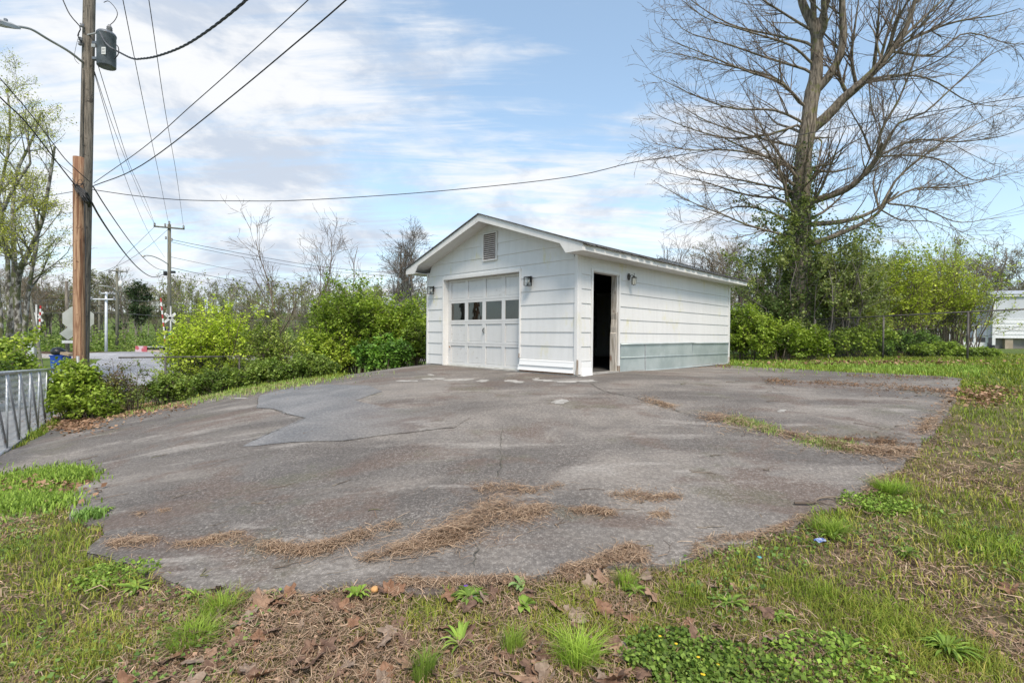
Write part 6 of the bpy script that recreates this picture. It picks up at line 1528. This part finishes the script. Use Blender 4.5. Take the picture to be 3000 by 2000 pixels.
# twigs on the slab
tw = [(470,1340),(260,1345),(640,1540,120),(415,1502,150),(1000,1420),(905,1270),(600,1690),(860,1660),(1260,1580),(1195,1640),(1020,1675),(1850,1500),(1870,1480),(1590,1510),(2100,1340),(2040,1385),(2250,1380),(2180,1275),(2230,1260),(2270,1180),(2255,1150),(2540,1163),(2540,1180),(2650,1169),(2700,1230),(2640,1250),(2600,1262),(2540,1250),(2350,1104),(2420,1108),(2300,1110),(2140,1121),(2000,1128),(2170,1120),(2690,1162),(2060,1390),(2400,1480),(2450,1470),(1880,1605),(1960,1610),(2080,1550),(1730,1440),(700,1600),(950,1610),(1050,1585),(760,1480),(540,1455),(330,1460),(210,1462),(2590,1285),(2490,1295),(1640,1540),(1100,1500),(820,1430)]
for kk, t_ in enumerate(tw):
    q = gndv([t_[0]], [t_[1]])[0]; dist = math.hypot(q[0], q[1]); Lw = g.uniform(.08, .22) * (1 + dist * .05); a = g.normal(.2, .5); r_ = g.uniform(.0016, .004) * (1 + dist * .08)
    n = 5; s = np.linspace(-.5, .5, n); pts = np.c_[s * Lw * math.cos(a), s * Lw * math.sin(a), np.full(n, r_ * .8)] + g.normal(0, .012, (n, 3)) * np.array([1, 1, .25]); pts[:, 2] = np.abs(pts[:, 2])
    o = MB().tube(pts, np.linspace(1, .5, n) * r_, 5); 
    if kk % 3 == 0: o.tube([pts[2], pts[2] + np.array([.04, .05, .008])], [r_ * .7, r_ * .4], 4)
    sl = np.array([float(zt(q[0] + .2, q[1]) - zt(q[0] - .2, q[1])) / .4, float(zt(q[0], q[1] + .2) - zt(q[0], q[1] - .2)) / .4]); o.v = [(v[0], v[1], v[2] + v[0] * sl[0] + v[1] * sl[1]) for v in o.v]
    o = o.build('twig', TWIG if kk % 2 else BARK, None); o.location = (q[0], q[1], q[2] + .018); props(o, 'short dark twig fallen on the driveway', 'twig', 'twigs fallen on the driveway')
q = gndv([2400], [1478])[0]; o = MB().tube(spline([(-.22, -.05, .01), (-.08, -.05, .012), (.0, .03, .015), (.12, .07, .02), (.24, .08, .01)], 12), np.linspace(.010, .006, 12), 6).tube([(-.06, -.045, .012), (-.02, -.09, .01)], [.006, .003], 5).build('branch', TWIG, None); o.location = (q[0], q[1], q[2] + .02); props(o, 'forked bent branch lying at the lawn edge of the slab', 'branch')

# weeds: leafy rosettes and tufts
def rosette(name, label, px, py, rad, n, wid, h, cs, flower=None, group='weeds at the slab edge'):
    q = gndv([px], [py])[0]; t = thing(name, label, 'weed', (q[0], q[1], q[2] - .005), 0, group); K = 6; V = []; Fs = []; C = []; n = int(n * 1.4); wid = wid * .7; h = h * .5
    for k_ in range(n):
        a = g.uniform(0, 6.28); L = rad * g.uniform(.55, 1.15); hh = h * g.uniform(.5, 1.2); s = np.linspace(0, 1, K)
        c = np.c_[np.cos(a) * L * s, np.sin(a) * L * s, hh * np.sin(s * np.pi * .72) + .005]; wd = wid * g.uniform(.7, 1.2) * np.sin(np.clip(s * .93 + .07, 0, 1) * np.pi) ** .7
        sd = np.array([-math.sin(a), math.cos(a), 0]); o0 = len(V)
        for p, w1 in zip(c, wd): V += [p - sd * w1 + np.array([0, 0, w1 * .35]), p, p + sd * w1 + np.array([0, 0, w1 * .35])]
        for i in range(K - 1): Fs += [(o0 + i * 3, o0 + i * 3 + 1, o0 + i * 3 + 4, o0 + i * 3 + 3), (o0 + i * 3 + 1, o0 + i * 3 + 2, o0 + i * 3 + 5, o0 + i * 3 + 4)]
        cc = pal(1, cs, g)[0]; C += [cc] * (K * 3)
    np_mesh('foliage', np.array(V), np.array(Fs), GRASSM, t, np.array(C), True)
    if flower:
        for k_ in range(flower[1]):
            a, r_ = g.uniform(0, 6.28), rad * g.uniform(.1, .9); MB().lathe([(.002, 0), (.009, .004), (.012, .010), (.004, .012)], 7, (r_ * math.cos(a), r_ * math.sin(a), h * g.uniform(.7, 1.2))).build('flower', flower[0], t)
    return t
WG1 = [(.075, .12, .018), (.125, .19, .028), (.18, .25, .045)]; WG2 = [(.055, .09, .016), (.09, .14, .024), (.14, .19, .036)]
rosette('dock_weed', 'upright dock with crumpled leaf at the near slab edge', 1045, 1752, .08, 10, .016, .10, WG1)
rosette('violet_clump', 'round leaved violet clump with a purple flower at the slab edge', 1375, 1748, .10, 44, .017, .045, WG2, (PETALV, 2))
rosette('plantain', 'broad pale plantain leaves at the slab edge', 1530, 1722, .09, 6, .022, .09, [(.14, .21, .07), (.20, .28, .10)])
rosette('plantain', 'single plantain rosette below the violet clump', 1530, 1775, .09, 8, .022, .05, WG1)
rosette('dandelion', 'narrow leaved dandelion in the straw near the slab', 1350, 1890, .12, 12, .010, .09, WG1)
def mat_plant(name, label, px, py, rad, n, ls, cs, flower):
    q = gndv([px], [py])[0]; t = thing(name, label, 'weed', (q[0], q[1], q[2]), 0, 'weeds at the slab edge'); a = g.uniform(0, 6.28, n); r_ = rad * np.sqrt(g.random(n)) * (.6 + .5 * vnoise(np.cos(a) * 2, np.sin(a) * 2, 1.0, 3))
    x, y = r_ * np.cos(a) * 1.3, r_ * np.sin(a); z = zt(q[0] + x, q[1] + y) - q[2] + g.uniform(0, .05, n); pos = np.c_[x, y, z]
    V, F_, C = leaves(pos, ls, pal(n, cs, g, .25), g, .9, .42); f = np_mesh('foliage', V, F_, GRASSM, t, C); f['kind'] = 'stuff'
    for k_ in range(flower):
        i = int(g.integers(n)); MB().lathe([(.002, 0), (.005, .002), (.007, .005), (.002, .007)], 7, (x[i], y[i], z[i] + .02)).build('flower', PETALY, t)
mat_plant('celandine_patch', 'dark green celandine mat with yellow flowers', 1985, 1935, .20, 2200, .020, WG2, 7)
mat_plant('celandine_patch', 'smaller celandine mat beside the flowering one', 2150, 1985, .20, 1500, .020, WG2, 4)
mat_plant('ground_ivy', 'low ground ivy mat in the right lawn', 2450, 1960, .25, 1200, .019, WG1, 0)
mat_plant('ground_ivy', 'low ground ivy mat by the right slab edge', 2560, 1480, .22, 1300, .02, WG1, 0)
mat_plant('ground_ivy', 'low ground ivy mat by the left slab edge', 330, 1690, .20, 1000, .018, WG1, 0)
rosette('dandelion', 'large dandelion rosette in the right lawn', 2140, 1770, .11, 18, .010, .055, WG1)
rosette('dandelion', 'dark dandelion rosette standing in yellowed lawn', 2650, 1630, .10, 24, .009, .09, WG2)
rosette('chicory', 'big bright leafy clump in the right lawn corner', 2775, 1915, .12, 44, .009, .11, WG1)
rosette('plantain', 'long leaved plantain between lawn and fallen leaves', 2480, 1905, .12, 16, .009, .07, WG1)
rosette('plantain', 'lone long leaf weed in the lawn beside the celandine', 2440, 1580, .12, 8, .008, .09, WG1)
rosette('dock_weed', 'bright broad weed at the left slab corner', 395, 1722, .12, 24, .012, .045, WG1)
rosette('chickweed_clump', 'low chickweed clump left of the slab corner', 290, 1670, .10, 40, .008, .035, WG1)
rosette('dock_weed', 'small broad weed beside the straw at the left edge', 575, 1745, .08, 12, .009, .05, WG1)
rosette('dock_weed', 'upright leafy weed at the left slab side', 305, 1500, .09, 10, .015, .08, WG1)
rosette('clover_clump', 'round clover clump between fallen leaves', 2290, 1812, .07, 14, .016, .04, WG1)
rosette('clover_clump', 'pale clover clump below the straw bank', 1860, 1735, .08, 22, .010, .05, WG1)
def tuft(label, px, py, rad, n, h, w, cs):
    q = gndv([px], [py])[0]; t = thing('grass_tuft', label, 'grass tuft', (q[0], q[1], q[2] - .01), 0, 'grass tufts in the foreground'); a = g.uniform(0, 6.28, n); r_ = rad * np.sqrt(g.random(n)) * .5
    b = np.c_[r_ * np.cos(a), r_ * np.sin(a), np.zeros(n)]; hh = h * g.uniform(.5, 1.15, n); tip = b * 2.4 + np.c_[g.normal(0, rad * .3, n), g.normal(0, rad * .3, n), hh]; m = b * 1.4 + np.c_[np.zeros(n), np.zeros(n), hh * .6]
    s = np.c_[-np.sin(a + .5), np.cos(a + .5), np.zeros(n)] * w; V = np.stack([b - s, b + s, m + s * .8, m - s * .8, tip], 1).reshape(-1, 3); i = np.arange(n)[:, None] * 5
    f = np_mesh('blades', V, [i + np.array([[0, 1, 2, 3]]), i + np.array([[3, 2, 4]])], GRASSM, t, np.repeat(pal(n, cs, g), 5, axis=0)); f['kind'] = 'stuff'
tuft('tall bright tuft of grass among the fallen leaves', 1690, 1930, .15, 420, .12, .0018, [(.13, .19, .025), (.21, .30, .04), (.30, .38, .07)])
tuft('dark upright tuft of grass among the fallen leaves', 1240, 1985, .08, 200, .13, .0016, [(.08, .12, .02), (.14, .20, .035)])
tuft('small grass tuft beside the plantain', 1500, 1905, .08, 160, .13, .0016, [(.11, .15, .025), (.18, .25, .04)])
tuft('grass tuft at the slab edge left of the dock', 640, 1790, .13, 300, .10, .0016, [(.11, .16, .02), (.18, .25, .035)])
tuft('grass tuft in the lawn near the left edge', 560, 1880, .16, 380, .10, .0016, [(.11, .16, .02), (.18, .25, .035)])
tuft('grass tuft leaning over the right near edge', 2430, 1560, .16, 380, .10, .002, [(.11, .16, .02), (.18, .25, .035)])
tuft('grass tuft beside the right slab corner', 2600, 1440, .18, 420, .11, .0024, [(.11, .17, .02), (.18, .26, .035)])
tuft('grass tuft behind the straw bank', 1830, 1720, .09, 180, .10, .0016, [(.11, .16, .02), (.18, .25, .035)])
# blue scrap of wrapper
q = gndv([2402], [1604])[0]; gg = np.random.default_rng(9); n = 5; X, Y = np.meshgrid(np.linspace(-.035, .035, n), np.linspace(-.02, .02, n)); Z = gg.uniform(.004, .026, X.shape)
i = np.arange(n * n).reshape(n, n); o = np_mesh('wrapper_scrap', np.c_[X.ravel(), Y.ravel(), Z.ravel()], np.stack([i[:-1, :-1], i[:-1, 1:], i[1:, 1:], i[1:, :-1]], -1).reshape(-1, 4), M('blue_wrapper', (.05, .10, .30), (.45, .5, .6), 40, .3)); o.location = (q[0], q[1], q[2] + .03); props(o, 'crumpled blue wrapper scrap on the lawn', 'litter')
q = gndv([2225], [1642])[0]; o = MB().prism([(-.012, -.008), (.012, -.009), (.013, .008), (-.011, .010)], 'z', .0, .004).build('plastic_scrap', M('teal_plastic', (.10, .40, .42), rough=.4), None); o.location = (q[0], q[1], q[2] + .02); o.rotation_euler = (.2, .1, .4); props(o, 'tiny teal plastic scrap on the lawn', 'litter')
q = gndv([1098], [1735])[0]; o = MB().lathe([(.006, 0), (.022, .006), (.024, .018), (.012, .028)], 8).build('orange_pebble', M('orange_stone', (.55, .28, .10), (.6, .36, .16), 60, .7), None, True); o.location = (q[0], q[1], q[2] + .005); props(o, 'orange pebble at the near slab edge by the dock', 'pebble')
